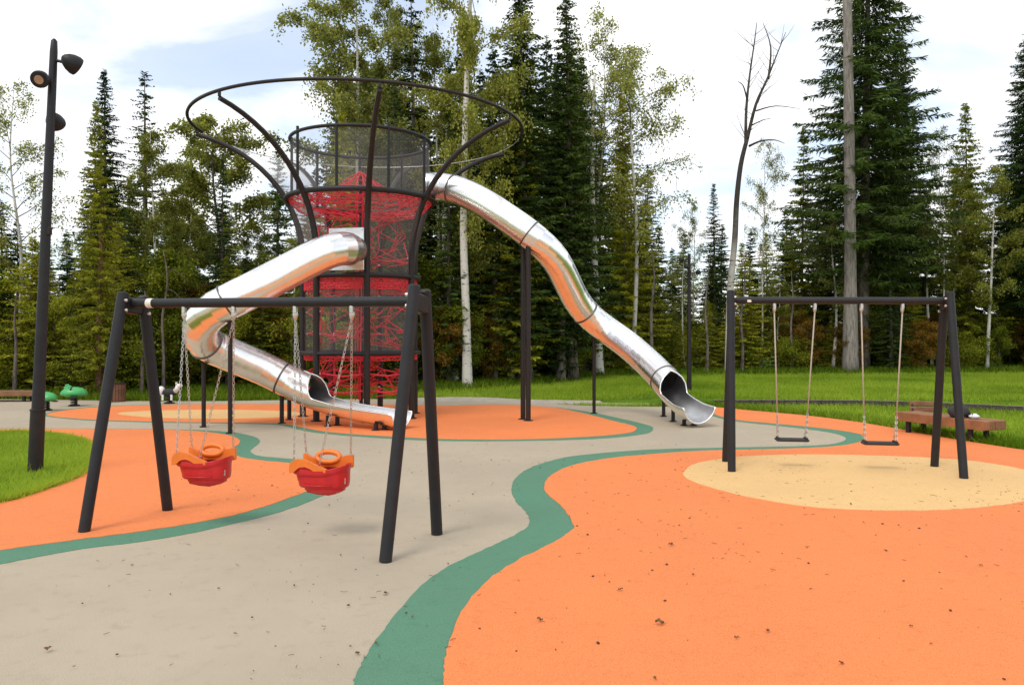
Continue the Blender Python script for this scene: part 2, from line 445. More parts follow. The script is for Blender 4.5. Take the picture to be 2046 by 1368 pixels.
# centre and far left: orange under the tower with thin green rim
gs2 = catmull(GP([(88, 827), (190, 812), (400, 807.5), (560, 807), (700, 807), (880, 810), (1000, 808), (1100, 813), (1172, 822), (1245, 837), (1290, 848), (1305, 855), (1290, 866), (1200, 876), (1050, 880.5), (880, 880.5), (760, 875), (650, 866.5), (592, 857), (556, 848.5), (470, 846), (300, 843.5), (150, 838)]), 6, True)
os2 = catmull(GP([(95, 827), (200, 813), (400, 808), (560, 807.5), (700, 807.5), (880, 810.5), (1000, 808.7), (1100, 813.7), (1163, 825), (1225, 841), (1262, 850), (1272, 857), (1250, 866), (1160, 873.5), (1030, 878), (880, 877), (760, 871), (655, 863), (600, 853), (560, 846.5), (480, 844.5), (300, 842), (155, 836.5)]), 6, True)
sheet('green_rim', gs2, 0.004, M['green']); sheet('orange_patch', os2, 0.008, M['orange_far'])
# left: orange lobe with green band
gs3 = catmull(GP([(-700, 856), (-200, 856), (0, 856), (120, 856), (250, 856.5), (340, 857.5), (420, 860), (480, 866), (512, 874), (519, 883), (508, 893), (500, 901), (515, 910), (560, 915), (610, 920), (655, 934), (682, 955), (668, 978), (640, 992), (560, 1022), (420, 1057), (300, 1079), (150, 1099), (0, 1127), (-200, 1168), (-600, 1235)]), 8)
os3 = catmull(GP([(-700, 857), (-200, 857), (0, 857), (120, 857), (250, 857.5), (330, 858.5), (400, 862), (450, 868.5), (474, 876), (479, 885), (467, 895), (462, 904), (482, 914), (530, 921), (590, 927), (630, 940), (643, 955), (632, 972), (592, 990), (500, 1021), (400, 1043), (280, 1062), (150, 1079), (0, 1100), (-200, 1133), (-600, 1195)]), 8)
sheet('green_band', gs3, 0.004, M['green']); sheet('orange_lobe', os3, 0.008, M['orange'])
sheet('sand_circle', catmull(GP([(1366, 945), (1395, 926), (1480, 913), (1600, 909), (1750, 911), (1900, 918), (2000, 930), (2070, 947), (2105, 972), (2065, 998), (1980, 1013), (1880, 1020), (1760, 1021), (1620, 1014), (1500, 995), (1420, 975), (1378, 960)]), 8, True), 0.012, M['sand'])
sheet('sand_circle', catmull(GP([(235, 826), (320, 820.5), (450, 819), (570, 822), (602, 828), (560, 834), (430, 837), (300, 834)]), 8, True), 0.012, M['sand'])
# narrow path between the pad and the lawn
path_poly = catmull(GP([(820, 795), (900, 793), (980, 794), (1060, 798), (1200, 800), (1330, 801), (1440, 803)]), 4) + list(reversed(catmull(GP([(820, 800), (900, 802), (980, 803), (1060, 806), (1200, 807), (1330, 807), (1440, 807.5)]), 4)))
PATH = path_poly
sheet('footpath', path_poly, 0.002, M['path'], thick=.04)
# low timber edging that holds the raised lawn
kr = catmull([G(1425, 808.5), G(1520, 808), G(1640, 808.5), G(1760, 810), G(1900, 815), G(2046, 822), G(2300, 832)], 5)
ke = thing('lawn_edging', 'low dark timber edging with pale cap along the raised lawn', 'edging', (kr[0].x, kr[0].y, -.03))
for i in range(len(kr) - 1):
    p, q = kr[i], kr[i + 1]
    d = q - p; L = d.length; an = math.atan2(d.y, d.x); c = (p + q) / 2
    rot = Matrix.Rotation(an, 3, 'Z')
    MB().box((c.x, c.y, .035), (L - .012, .09, .15), rot, .012).build('board', M['timber'], ke)
    MB().box((c.x, c.y, .116), (L - .02, .10, .014), rot, .005).build('cap', M['concrete'], ke)
# lawn island at left
LAWN_L = catmull(GP([(-500, 866), (-200, 866), (0, 867), (60, 868), (120, 873), (166, 884), (182, 900), (180, 925), (163, 945), (120, 965), (60, 985), (0, 1003), (-200, 1045), (-500, 1090)]), 6)
sheet('lawn_island', LAWN_L, 0.03, M['earth'], thick=.03)

# ------------------------------------------------------------------ grass
rng = np.random.default_rng(3)
def blades(X, Y, Z, h, wd, lean):
    n = len(X)
    az = rng.uniform(0, 2 * np.pi, n); hh = h * rng.uniform(.45, 1.25, n); ww = wd * rng.uniform(.6, 1.4, n)
    la = rng.uniform(0, 2 * np.pi, n); ll = hh * lean * rng.uniform(.2, 1.3, n)
    dx, dy = np.cos(az) * ww / 2, np.sin(az) * ww / 2
    a_ = np.stack([X - dx, Y - dy, Z], -1); b_ = np.stack([X + dx, Y + dy, Z], -1)
    c_ = np.stack([X + np.cos(la) * ll, Y + np.sin(la) * ll, Z + hh], -1)
    V = np.stack([a_, b_, c_], 1).reshape(-1, 3)
    return V, np.arange(3 * n).reshape(-1, 3)
def grass_obj(name, X, Y, Z, h, wd, lean, m, label):
    V, Fc = blades(X, Y, Z, h, wd, lean)
    o = mesh_obj(name, fast_mesh(name, V, Fc, m, 3)); return tag(o, label, 'grass', kind='stuff')
# island
n = 150000
X = rng.uniform(-13, -4.5, n); Y = rng.uniform(6.5, 14.2, n)
k = inside(LAWN_L, X, Y); X, Y = X[k], Y[k]
# shaggy rim overhanging the edge
grass_obj('island_grass', X, Y, np.full(len(X), .022), .075, .011, .8, M['grass'], 'short bright grass of the lawn island under the tall lamp post')
pe = np.array([(p.x, p.y) for p in LAWN_L]); ii = rng.integers(0, len(pe) - 1, 14000); ff = rng.random(14000)[:, None]
q_ = pe[ii] * (1 - ff) + pe[ii + 1] * ff + rng.normal(0, .035, (14000, 2))
grass_obj('island_rim_grass', q_[:, 0], q_[:, 1], np.full(14000, .006), .075, .011, 1.3, M['grass'], 'ragged grass fringe around the rim of the lawn island')
k2 = rng.random(len(X)) < .05
grass_obj('island_tall_grass', X[k2], Y[k2], np.full(k2.sum(), .022), .15, .010, .9, M['grass'], 'scattered longer grass blades standing in the lawn island')
# big lawn: everything beyond the pad up to the forest
def lawn_pts(n, x0, x1, y0, y1):
    X = rng.uniform(x0, x1, n); Y = rng.uniform(y0, y1, n)
    k = ~inside(PAD, X, Y) & ~inside(PATH, X, Y)
    return X[k], Y[k]
EDGE_PX = [-600, 0, 200, 500, 800, 930, 1120, 1190, 1500, 1700, 2046, 2800]
EDGE_Y = [22, 22.3, 22.6, 23.5, 25, 26.3, 29.5, 32, 33.5, 33.8, 35, 36]
def edge_y(px): return np.interp(px, EDGE_PX, EDGE_Y)
X, Y = lawn_pts(420000, -4, 30, 12.0, 35.5)
pxs = HX + X / Y * F
k = Y < edge_y(pxs) + 1.2
grass_obj('lawn_grass', X[k], Y[k], terrain(X[k], Y[k]) - .012, .105, .022, .8, M['grass'], 'bright green lawn grass between the playground and the forest')
X, Y = lawn_pts(60000, -24, -3, 20.5, 25)
pxs = HX + X / Y * F
k = Y < edge_y(pxs) + 1.0
grass_obj('verge_grass', X[k], Y[k], terrain(X[k], Y[k]) - .012, .20, .03, .7, M['weed'], 'darker rough grass of the verge beside the forest')
# tall weeds along the forest foot
n = 60000
pxs = rng.uniform(-300, 2400, n); Y = edge_y(pxs) + rng.normal(.9, 1.0, n); X = (pxs - HX) / F * Y
k = ~inside(PAD, X, Y); X, Y = X[k], Y[k]
grass_obj('forest_weeds', X, Y, terrain(X, Y) - .01, .26, .05, .8, M['weed'], 'tall dark weeds along the foot of the forest')
# shaggy strip between pad and edging
t_ = rng.uniform(0, 1, 9000)
pe = np.array([(p.x, p.y) for p in pad_curve[k0 - 6:]]); ii = (t_ * (len(pe) - 1)).astype(int)
X = pe[ii, 0] + rng.normal(0, .35, 9000) ; Y = pe[ii, 1] + np.abs(rng.normal(.0, .28, 9000)) + .02
k = ~inside(PAD, X, Y)
grass_obj('pad_edge_grass', X[k], Y[k], np.full(k.sum(), -.02), .15, .024, .9, M['grass'], 'shaggy unmown grass creeping along the orange pad edge')

# ================================================================== TREES
def quads(C, D, S, L, W):
    """diamond leaves: centre base C, direction D, side S, length L, width W"""
    a_ = C; b_ = C + D * (L * .45)[:, None] + S * (W / 2)[:, None]; c_ = C + D * L[:, None]; d_ = C + D * (L * .45)[:, None] - S * (W / 2)[:, None]
    V = np.stack([a_, b_, c_, d_], 1).reshape(-1, 3)
    return V, np.arange(len(V)).reshape(-1, 4)
def unit(A): return A / (np.linalg.norm(A, axis=1)[:, None] + 1e-9)
def segs_mesh(P0, P1, r0, r1, n=4):
    d = unit(P1 - P0); ref = np.where(np.abs(d[:, 2:3]) > .9, np.array([[1., 0, 0]]), np.array([[0, 0, 1.]]))
    u = unit(np.cross(d, ref)); v = np.cross(d, u)
    m = len(P0); r0 = np.broadcast_to(r0, (m,)); r1 = np.broadcast_to(r1, (m,))
    ang = np.arange(n) * 2 * np.pi / n
    ring = u[:, None, :] * np.cos(ang)[None, :, None] + v[:, None, :] * np.sin(ang)[None, :, None]
    V = np.concatenate([P0[:, None] + ring * r0[:, None, None], P1[:, None] + ring * r1[:, None, None]], 1).reshape(-1, 3)
    b = (np.arange(m) * 2 * n)[:, None]; k = np.arange(n); l = (k + 1) % n
    Fc = np.stack([b + k, b + l, b + n + l, b + n + k], -1).reshape(-1, 4)
    return V, Fc
def join(parts):
    Vs, Fs, o = [], [], 0
    for V, f in parts:
        Vs.append(V); Fs.append(f + o); o += len(V)
    return np.concatenate(Vs), np.concatenate(Fs)

def trunk_mb(pts, rs, n=10):
    return MB().tube(pts, rs, n)
def make_spruce(rg, h, rb, z0, step=.42, per=6, m=None, tr=.16, droop=.42, twig=.40, tw=.085, gap=0.0, fine=.085):
    """returns (trunk MB, crown mesh).  Whorls of drooping boughs hung with twigs."""
    lean = rg.normal(0, .012, 2)
    tp = [Vector((lean[0] * z, lean[1] * z, z)) for z in np.linspace(-.15, h, 14)]
    tb = trunk_mb(tp, [max(.012, tr * (1 - z / h) ** .85 * (1.35 if z < .2 else 1)) for z in np.linspace(-.15, h, 14)])
    parts = []; C, D, S, L, W = [], [], [], [], []; B0, B1, BR0, BR1 = [], [], [], []
    z = z0
    while z < h - .15:
        f = (z - z0) / (h - z0)
        env = rb * (min(1.0, .45 + f * 4.5)) * (1 - f) ** .82 + .12
        ph = rg.uniform(0, 6.28)
        nb = max(3, int(round(per * (.55 + .45 * (1 - f)))))
        for b in range(nb):
            if rg.random() < gap: continue
            az = ph + b * 6.283 / nb + rg.normal(0, .28)
            ln = env * rg.uniform(.62, 1.12)
            zz = z + rg.uniform(-.2, .2)
            dr = droop * (1 - f * .9) * rg.uniform(.7, 1.3) - .35 * f ** 2
            out = np.array([math.cos(az), math.sin(az), 0.]); side = np.array([-math.sin(az), math.cos(az), 0.])
            ns = max(4, int(ln / fine))
            t = np.linspace(.1, 1, ns)
            spine = np.array([lean[0] * zz, lean[1] * zz, zz]) + out * (ln * t)[:, None] + np.array([0, 0, 1.]) * (ln * (-dr * t * 1.25 + dr * .72 * t ** 2.2))[:, None]
            q = np.array([0, 2, 4, 6, 8, 10]) * (ns - 1) // 10
            B0.append(spine[q[:-1]]); B1.append(spine[q[1:]])
            rr = .028 * (ln / 3 + .2)
            BR0.append(rr * (1 - t[q[:-1]] * .8)); BR1.append(rr * (1 - t[q[1:]] * .8))
            for sgn in (-1, 1, 0):
                n_ = ns
                tl = twig * (1.05 - t * .55) * rg.uniform(.5, 1.25, n_) * (.75 if sgn == 0 else 1) * (0.45 + .55 * min(1, ln / 1.6))
                dd = side * sgn * .85 + out * .55 + np.array([0, 0, -1.]) * (.28 if sgn else .9)
                d_ = unit(dd[None] + rg.normal(0, .28, (n_, 3)))
                s_ = unit(np.cross(d_, rg.normal(0, 1, (n_, 3))))
                C.append(spine + rg.normal(0, .02, (n_, 3))); D.append(d_); S.append(s_); L.append(tl); W.append(tw * rg.uniform(.6, 1.3, n_))
        z += step * rg.uniform(.75, 1.25) * (1 - .45 * f)
    # leader tip
    n_ = 60; zt = h - rg.uniform(0, .9, n_) ** 1.5
    C.append(np.stack([lean[0] * zt, lean[1] * zt, zt], -1)); d_ = unit(np.concatenate([rg.normal(0, 1, (n_, 2)), rg.uniform(.1, .8, (n_, 1))], 1)); D.append(d_)
    S.append(unit(np.cross(d_, rg.normal(0, 1, (n_, 3))))); L.append(np.full(n_, .2)); W.append(np.full(n_, .05))
    lv = quads(np.concatenate(C), np.concatenate(D), np.concatenate(S), np.concatenate(L), np.concatenate(W))
    bv = segs_mesh(np.concatenate(B0), np.concatenate(B1), np.concatenate(BR0), np.concatenate(BR1), 3)
    return tb, lv, bv
def make_broadleaf(rg, h, tr, z0, spread, nlimb, nleaf, lsize=.10, droop=.5, curve=.02, upright=.9, clump=.28):
    """birch-like: wandering trunk, rising limbs, drooping twigs with small leaves"""
    wob = rg.normal(0, curve, (3, 2))
    def tx(z):
        f = z / h
        o = wob[0] * h * f + wob[1] * h * math.sin(f * 5) * .6 + wob[2] * h * math.sin(f * 9 + 1) * .3
        return np.array([o[0], o[1], z])
    zs = np.linspace(0, h, 20)
    base = tx(0)
    tp = [Vector(tx(z) - base * [1, 1, 0]) for z in zs]; tp[0].z = -.15
    tb = trunk_mb(tp, [max(.01, tr * (1 - z / h) ** .8 * (1.3 if z < .3 else 1)) for z in zs])
    B0, B1, R0, R1 = [], [], [], []; C = []; Wt = []
    for i in range(nlimb):
        f = (i + rg.random()) / nlimb
        z = z0 + (h - z0) * f ** .9 * .97
        s0 = tx(z) - base * [1, 1, 0]
        az = rg.uniform(0, 6.28)
        ln = spread * (math.sin(math.pi * min(1, .12 + f * .88)) ** .7 * .9 + .15) * rg.uniform(.65, 1.2)
        out = np.array([math.cos(az), math.sin(az), 0])
        t = np.linspace(0, 1, 7)
        limb = s0 + out * (ln * t)[:, None] * 1.0 + np.array([0, 0, 1.]) * (ln * upright * (t - .45 * t * t))[:, None] + rg.normal(0, .05 * ln, (7, 3)) * t[:, None]
        r = tr * .32 * (1 - f * .7)
        B0.append(limb[:-1]); B1.append(limb[1:]); R0.append(r * (1 - t[:-1] * .85)); R1.append(r * (1 - t[1:] * .85))
        nt_ = max(5, int(ln * 5))
        for j in range(nt_):
            u = rg.uniform(.25, 1); p = limb[int(u * 5.99)] * (1 - (u * 6) % 1) + limb[min(6, int(u * 5.99) + 1)] * ((u * 6) % 1)
            tl = rg.uniform(.5, 1.2) * (.35 + .14 * ln)
            d = rg.normal(0, .7, 3); d[2] = rg.normal(.15, .4); d /= np.linalg.norm(d)
            tt = np.linspace(0, 1, 5)
            tw = p + d * (tl * tt)[:, None] - np.array([0, 0, 1.]) * (droop * tl * tt ** 2)[:, None]
            B0.append(tw[:-1]); B1.append(tw[1:]); R0.append(np.full(4, .010)); R1.append(np.full(4, .006))
            C.append(tw); Wt.append(tl)
    Cs = np.concatenate(C); k = rg.integers(0, len(Cs), nleaf)
    c = Cs[k] + rg.normal(0, clump * .5, (nleaf, 3)); 
    d_ = unit(rg.normal(0, 1, (nleaf, 3)) + [0, 0, -.5]); s_ = unit(np.cross(d_, rg.normal(0, 1, (nleaf, 3))))
    lv = quads(c, d_, s_, lsize * rg.uniform(.7, 1.4, nleaf), lsize * .75 * rg.uniform(.7, 1.3, nleaf))
    bv = segs_mesh(np.concatenate(B0), np.concatenate(B1), np.concatenate(R0), np.concatenate(R1), 3)
    return tb, lv, bv
PROTO = {}
def proto(key, data, leaf_m, trunk_m, twig_m):
    tb, lv, bv = data
    tm = bpy.data.meshes.new(key + '_trunk'); tm.from_pydata(tb.v, [], tb.f); tm.polygons.foreach_set('use_smooth', [True] * len(tm.polygons)); tm.materials.append(trunk_m)
    V_, F_ = join([lv, bv])
    cm = fast_mesh(key + '_crown', V_, F_, leaf_m, 4)
    cm.materials.append(twig_m)
    mi = np.zeros(len(F_), np.int32); mi[len(lv[1]):] = 1
    cm.polygons.foreach_set('material_index', mi)
    zmax = max(v[2] for v in tb.v)
    PROTO[key] = (tm, cm, zmax)
def tree(name, key, px, Y, top=None, label='', group=None, hgt=None, wide=1.0, rot=None, cat='tree', X=None):
    tm, cm, h0 = PROTO[key]
    if X is None: X = (px - HX) / F * Y
    z = float(terrain(np.array(X), np.array(Y))) - .02
    h = hgt if hgt else (CH - z + (HY - top) / F * Y)
    s = h / h0
    t = thing(name, label, cat, (X, Y, z), group)
    t.scale = (s * wide, s * wide, s); t.rotation_euler = (0, 0, random.uniform(0, 6.28) if rot is None else rot)
    mesh_obj('trunk', tm, t); mesh_obj('crown', cm, t)
    return t
rg = np.random.default_rng(11)
proto('spruceA', make_spruce(rg, 22, 2.5, 2.2, .33, 8, tr=.24, twig=.46), M['spruce'], M['bk_spruce'], M['bk_twig'])
proto('spruceB', make_spruce(rg, 18, 2.2, 1.0, .36, 7, tr=.19, gap=.08), M['spruce'], M['bk_spruce'], M['bk_twig'])
proto('spruceC', make_spruce(rg, 22, 3.7, 4.5, .34, 8, tr=.26, droop=.55, gap=.05, twig=.60, tw=.062, fine=.060), M['spruce'], M['bk_spruce'], M['bk_twig'])
proto('spruceL', make_spruce(rg, 16, 2.7, .8, .34, 7, tr=.16, twig=.46, gap=.05), M['spruce_light'], M['bk_spruce'], M['bk_twig'])
proto('young', make_spruce(rg, 7, 1.9, .15, .24, 8, tr=.08, twig=.36, tw=.075), M['spruce_light'], M['bk_spruce'], M['bk_twig'])
proto('sparse', make_spruce(rg, 18, 1.7, 3.0, .40, 6, tr=.17, gap=.22, twig=.36), M['spruce'], M['bk_spruce'], M['bk_twig'])
proto('fillS', make_spruce(rg, 20, 2.9, .6, .55, 7, tr=.2, twig=.60, tw=.15, fine=.105), M['spruce'], M['bk_spruce'], M['bk_twig'])
proto('birchA', make_broadleaf(rg, 20, .17, 6.5, 3.0, 34, 30000, .125, .9), M['birch'], M['bk_birch'], M['bk_twig'])
proto('birchB', make_broadleaf(rg, 17, .14, 5.0, 2.5, 26, 17000, .12, .9), M['birch_y'], M['bk_birch'], M['bk_twig'])
proto('birchS', make_broadleaf(rg, 16, .12, 5.0, 2.6, 26, 6500, .11, .7, curve=.03), M['birch'], M['bk_birch'], M['bk_twig'])
proto('olive', make_broadleaf(rg, 13, .15, 3.0, 3.1, 30, 30000, .13, .5), M['birch_y'], M['bk_spruce'], M['bk_twig'])
proto('sapling', make_broadleaf(rg, 6, .06, .9, 1.7, 22, 13000, .12, .4, curve=.02), M['shrub'], M['bk_twig'], M['bk_twig'])
proto('bush', make_broadleaf(rg, 3.2, .05, .1, 1.7, 24, 12000, .12, .3, clump=.5), M['shrub'], M['bk_twig'], M['bk_twig'])
proto('rusty', make_broadleaf(rg, 6, .06, .8, 1.8, 22, 12000, .12, .4), M['shrub_b'], M['bk_twig'], M['bk_twig'])

# trees that stand out, left to right
tree('birch_tree', 'birchS', 52, 27, 165, 'thin pale birch with sparse leaves behind the tall lamp post')
tree('spruce_tree', 'spruceA', 214, 25.5, 138, 'tall narrow spruce with bright lower boughs behind the toddler swing frame', wide=1.15)
tree('spruce_tree', 'sparse', 292, 31, 150, 'thin topped spruce rising behind the yellowing birch', wide=1.5)
tree('birch_tree', 'birchB', 318, 26, 250, 'yellowing slender birch beside the tall narrow spruce')
tree('olive_tree', 'olive', 430, 31, 228, 'round crowned olive green birch behind the small dark spruce', wide=1.0)
tree('spruce_tree', 'spruceB', 441, 26, 318, 'small dark cone shaped spruce behind the curve of the spiral slide', wide=1.15)
tree('spruce_tree', 'spruceB', 553, 29, 275, 'dark spruce half hidden by the flared rim of the tower', wide=1.1)
tree('birch_tree', 'birchA', 715, 29, -60, 'tall drooping grey green birch behind the climbing tower', wide=1.05)
tree('birch_tree', 'birchA', 780, 31, -30, 'second drooping birch close behind the climbing tower cage', wide=.75)
tree('spruce_tree', 'sparse', 838, 30, -30, 'slim ragged spruce between the drooping birches and the yellow birch', wide=1.3)
tree('birch_tree', 'birchB', 885, 30, 50, 'yellow green birch with leafy crown above the slide entrance', wide=.8)
tree('spruce_tree', 'spruceA', 1050, 28.6, -55, 'broad tall dark spruce behind the middle of the straight slide', wide=1.55)
tree('spruce_tree', 'spruceA', 1145, 29.6, -30, 'tall dark spruce with narrow ragged top beside the broad spruce', wide=1.25, rot=2.0)
tree('birch_tree', 'birchS', 1262, 33, 95, 'airy birch with thin leaves leaning out over the forest gap', wide=1.1)
tree('birch_tree', 'birchS', 1190, 32.6, 60, 'grey trunked birch behind the thin slide post', wide=.9)
tree('spruce_tree', 'spruceL', 1250, 33.5, 190, 'lighter green full spruce at the edge of the forest gap', wide=1.05)
tree('spruce_tree', 'spruceB', 1290, 37, 330, 'shorter spruce sloping down to the forest gap', wide=1.2)
tree('spruce_tree', 'spruceB', 1430, 38, 368, 'small dark spruce in the forest gap behind the far lamp post', wide=1.1)
tree('birch_tree', 'birchS', 1390, 40, 400, 'wispy low birch in the forest gap', wide=.8)
tree('birch_tree', 'birchS', 1517, 36, 275, 'wispy birch between the dead tree and the giant spruce', wide=.6)
tree('spruce_tree', 'spruceL', 1600, 38, 255, 'spruce in the shadow of the giant spruce', wide=.85)
tree('spruce_tree', 'spruceC', 1722, 35.5, -260, 'giant broad spruce with ragged hanging boughs behind the bare trunk', wide=1.12)
tree('spruce_tree', 'spruceC', 1790, 38, 60, 'wide spruce filling the right flank of the giant spruce', wide=1.0)
tree('spruce_tree', 'spruceL', 1938, 37, 205, 'yellowish spruce with clear pointed top right of the giant spruce', wide=1.0)
tree('birch_tree', 'birchS', 1885, 36, 250, 'thin birch between the giant spruce and the yellowish spruce', wide=.6)
tree('spruce_tree', 'spruceC', 2056, 36, 60, 'dark spruce cut by the frame beside the yellowish spruce', wide=1.05)

# bare trunks standing clear of the crowns
def bare_trunk(name, pts, rs, label, m, twigs=0, seed=1, cat='tree', crown=None):
    base = Vector(pts[0]); base.z = float(terrain(np.array(base.x), np.array(base.y))) - .02
    t = thing(name, label, cat, base)
    pp = catmull([base + Vector((0, 0, -.15))] + [Vector(p) for p in pts[1:]], 4)
    n_ = len(pp); rr = list(np.interp(np.linspace(0, 1, n_), np.linspace(0, 1, len(rs)), rs))
    MB().tube(pp, rr, 12).build('trunk', m, t, True)
    r_ = np.random.default_rng(seed)
    for i in range(twigs):
        k = int(r_.integers(n_ // 4, n_ - 2)); p = pp[k]; az = r_.uniform(0, 6.28); l = r_.uniform(.4, 1.3)
        d = Vector((math.cos(az), math.sin(az), r_.uniform(-.3, .2)))
        bp_ = catmull([p, p + d * l * .3 + Vector((0, 0, .05)), p + d * l * .65 + Vector((r_.normal(0, .05), 0, .02 - .05 * l)), p + d * l + Vector((r_.normal(0, .08), 0, -.22 * l))], 3)
        MB().tube(bp_, list(np.linspace(.017, .003, len(bp_))), 5).build('branch', M['bk_twig'], t, True)
    if crown:
        key, hgt, wd = crown; cm = PROTO[key][1]; h0 = PROTO[key][2]
        c = mesh_obj('crown', cm, t); c.scale = (wd * hgt / h0, wd * hgt / h0, hgt / h0); c.rotation_euler = (0, 0, seed * 1.3)
    return t
Yb = 33.8
bare_trunk('spruce_tree', [P(1699, 752, Yb), P(1699, 560, Yb), P(1697, 300, Yb), P(1693, 0, Yb), P(1690, -250, Yb)], [.36, .25, .22, .18, .13], 'thick grey bare trunk standing in front of the giant spruce', M['bk_grey'], 22, seed=5)
bare_trunk('birch_tree', [P(934, 775, 26.2), P(932, 650, 26.2), P(926, 450, 26.2), P(931, 200, 26.2), P(939, 20, 26.2), P(942, -100, 26.2)], [.19, .135, .12, .09, .06, .03], 'straight white trunked birch with yellow green leaves right of the climbing tower', M['bk_birch'], 8, seed=3, crown=('birchB', 15.5, .72))
bare_trunk('birch_tree', [P(910, 760, 27.5), P(903, 660, 27.5), P(890, 560, 27.5), P(889, 440, 27.5), P(893, 250, 27.5)], [.15, .12, .10, .09, .05], 'slightly bent white trunked birch next to the straight birch', M['bk_birch'], 5, seed=4, crown=('birchB', 11.5, 1.0))
bare_trunk('pine_tree', [P(198, 793, 22.2), P(199, 700, 22.2), P(200, 560, 22.2), P(202, 480, 22.2), P(203, 400, 22.2)], [.12, .09, .07, .05, .02], 'reddish slender pine trunk beside the brown bin', M['bk_red'], 6, seed=6, crown=('spruceL', 8.2, .8))
bare_trunk('spruce_tree', [P(1121, 763, 29.2), P(1122, 660, 29.2), P(1126, 520, 29.2), P(1128, 400, 29.2)], [.2, .15, .11, .05], 'grey trunked spruce below the bend of the straight slide', M['bk_spruce'], 4, seed=8, crown=('spruceB', 12, .8))
bare_trunk('birch_tree', [P(1197, 752, 32.0), P(1192, 640, 32.0), P(1187, 500, 32.0), P(1183, 330, 32.0), P(1188, 150, 32.0)], [.24, .17, .13, .09, .04], 'dark speckled birch behind the thin slide post', M['bk_birch'], 5, seed=9, crown=('birchS', 15, .9))
for i, (px, py, tp, r_) in enumerate([(1412, 752, 560, .05), (1482, 750, 580, .06), (1580, 748, 600, .05), (1995, 742, 560, .05), (988, 765, 520, .10), (1012, 763, 500, .11), (28, 792, 640, .05), (282, 792, 640, .045), (325, 790, 560, .04), (1300, 755, 560, .07)]):
    Yt = F * CH / (py - HY)
    nm = ['slim young trunk beside the far lamp post', 'slim trunk beside the chain swing frame', 'pale slim trunk behind the rope of the flat swing', 'crooked slim trunk in the dark forest right of the swings', 'grey trunk left of the paired slide posts', 'second grey trunk left of the paired slide posts', 'pale slim trunk at the left end of the forest', 'slim trunk between the legs of the toddler swing frame', 'whitish slim trunk above the toddler swing bar', 'slim trunk behind the lower run of the straight slide'][i]
    Yt = max(Yt, 22.3)
    bare_trunk('young_tree', [P(px, py, Yt), P(px + 2, (py * 2 + tp) / 3, Yt), P(px + random.uniform(-4, 8), (py + 2 * tp) / 3, Yt), P(px + random.uniform(-2, 10), tp, Yt), P(px + random.uniform(0, 10), tp - 60, Yt)], [r_ * 1.3, r_, r_ * .85, r_ * .6, r_ * .2], nm, M['bk_spruce'], 2, seed=20 + i)
# the dead forked tree
Yd = 33.0
dt = thing('dead_tree', 'leafless dead tree forking into two bare tops behind the chain swing frame', 'tree', (G(1455, 752).x, G(1455, 752).y, -.02))
Yd = G(1455, 752).y
tr_ = [P(1455, 754, Yd), P(1456, 680, Yd), P(1459, 580, Yd), P(1468, 480, Yd), P(1472, 400, Yd), P(1480, 330, Yd), P(1492, 280, Yd)]
MB().tube(catmull(tr_, 4), list(np.linspace(.155, .085, 25)), 10).build('trunk', M['bk_dead'], dt, True)
def limb(pts, r0, r1, m='bk_twig'):
    pp = catmull([P(*p) for p in pts], 4); MB().tube(pp, list(np.linspace(r0, r1, len(pp))), 6).build('limb', M[m], dt, True)
limb([(1490, 290, Yd), (1491, 220, Yd), (1498, 150, Yd + .3), (1508, 80, Yd + .5), (1512, 45, Yd + .6)], .07, .010)
limb([(1492, 282, Yd), (1510, 210, Yd - .3), (1532, 160, Yd - .6), (1552, 110, Yd - .8), (1570, 65, Yd - 1)], .075, .010)
limb([(1535, 158, Yd - .6), (1540, 95, Yd - .5), (1524, 45, Yd - .4)], .05, .008)
limb([(1493, 200, Yd), (1485, 172, Yd - .3), (1474, 163, Yd - .4)], .04, .01)
limb([(1510, 222, Yd - .3), (1550, 212, Yd - .5), (1600, 218, Yd - .6)], .035, .006)
limb([(1497, 292, Yd), (1520, 282, Yd - .5), (1548, 280, Yd - .6), (1568, 287, Yd - .7)], .05, .008)
limb([(1503, 250, Yd), (1525, 240, Yd - .6), (1545, 236, Yd - .8)], .03, .006)
r_ = np.random.default_rng(5); mb = MB()
for i in range(46):
    f = r_.random(); a_ = [(1490, 290), (1491, 220), (1500, 140), (1510, 60)] if r_.random() < .5 else [(1492, 282), (1515, 205), (1540, 140), (1565, 75)]
    px = np.interp(f, [0, .33, .66, 1], [q[0] for q in a_]); py = np.interp(f, [0, .33, .66, 1], [q[1] for q in a_])
    p = P(px, py, Yd + (0.3 if a_[1][0] == 1491 else -.5) * f); l = r_.uniform(.4, 1.5); az = r_.uniform(0, 6.28)
    d = Vector((math.cos(az) * .7, math.sin(az) * .7, r_.uniform(.2, 1)))
    mb.tube([p, p + d * l * .5, p + d * l + Vector((0, 0, .1))], [.014, .009, .004], 3)
mb.build('twigs', M['bk_twig'], dt)

ZONES = [(100, 'left of the tall lamp post'), (300, 'behind the litter bin'), (620, 'behind the spiral slide'), (880, 'behind the climbing tower'), (1080, 'behind the upper straight slide'), (1335, 'behind the lower straight slide'), (1560, 'by the dead tree'), (1860, 'around the giant spruce'), (2060, 'behind the benches'), (9999, 'beyond the benches')]
def zone(px): return next(z for a_, z in ZONES if px < a_)
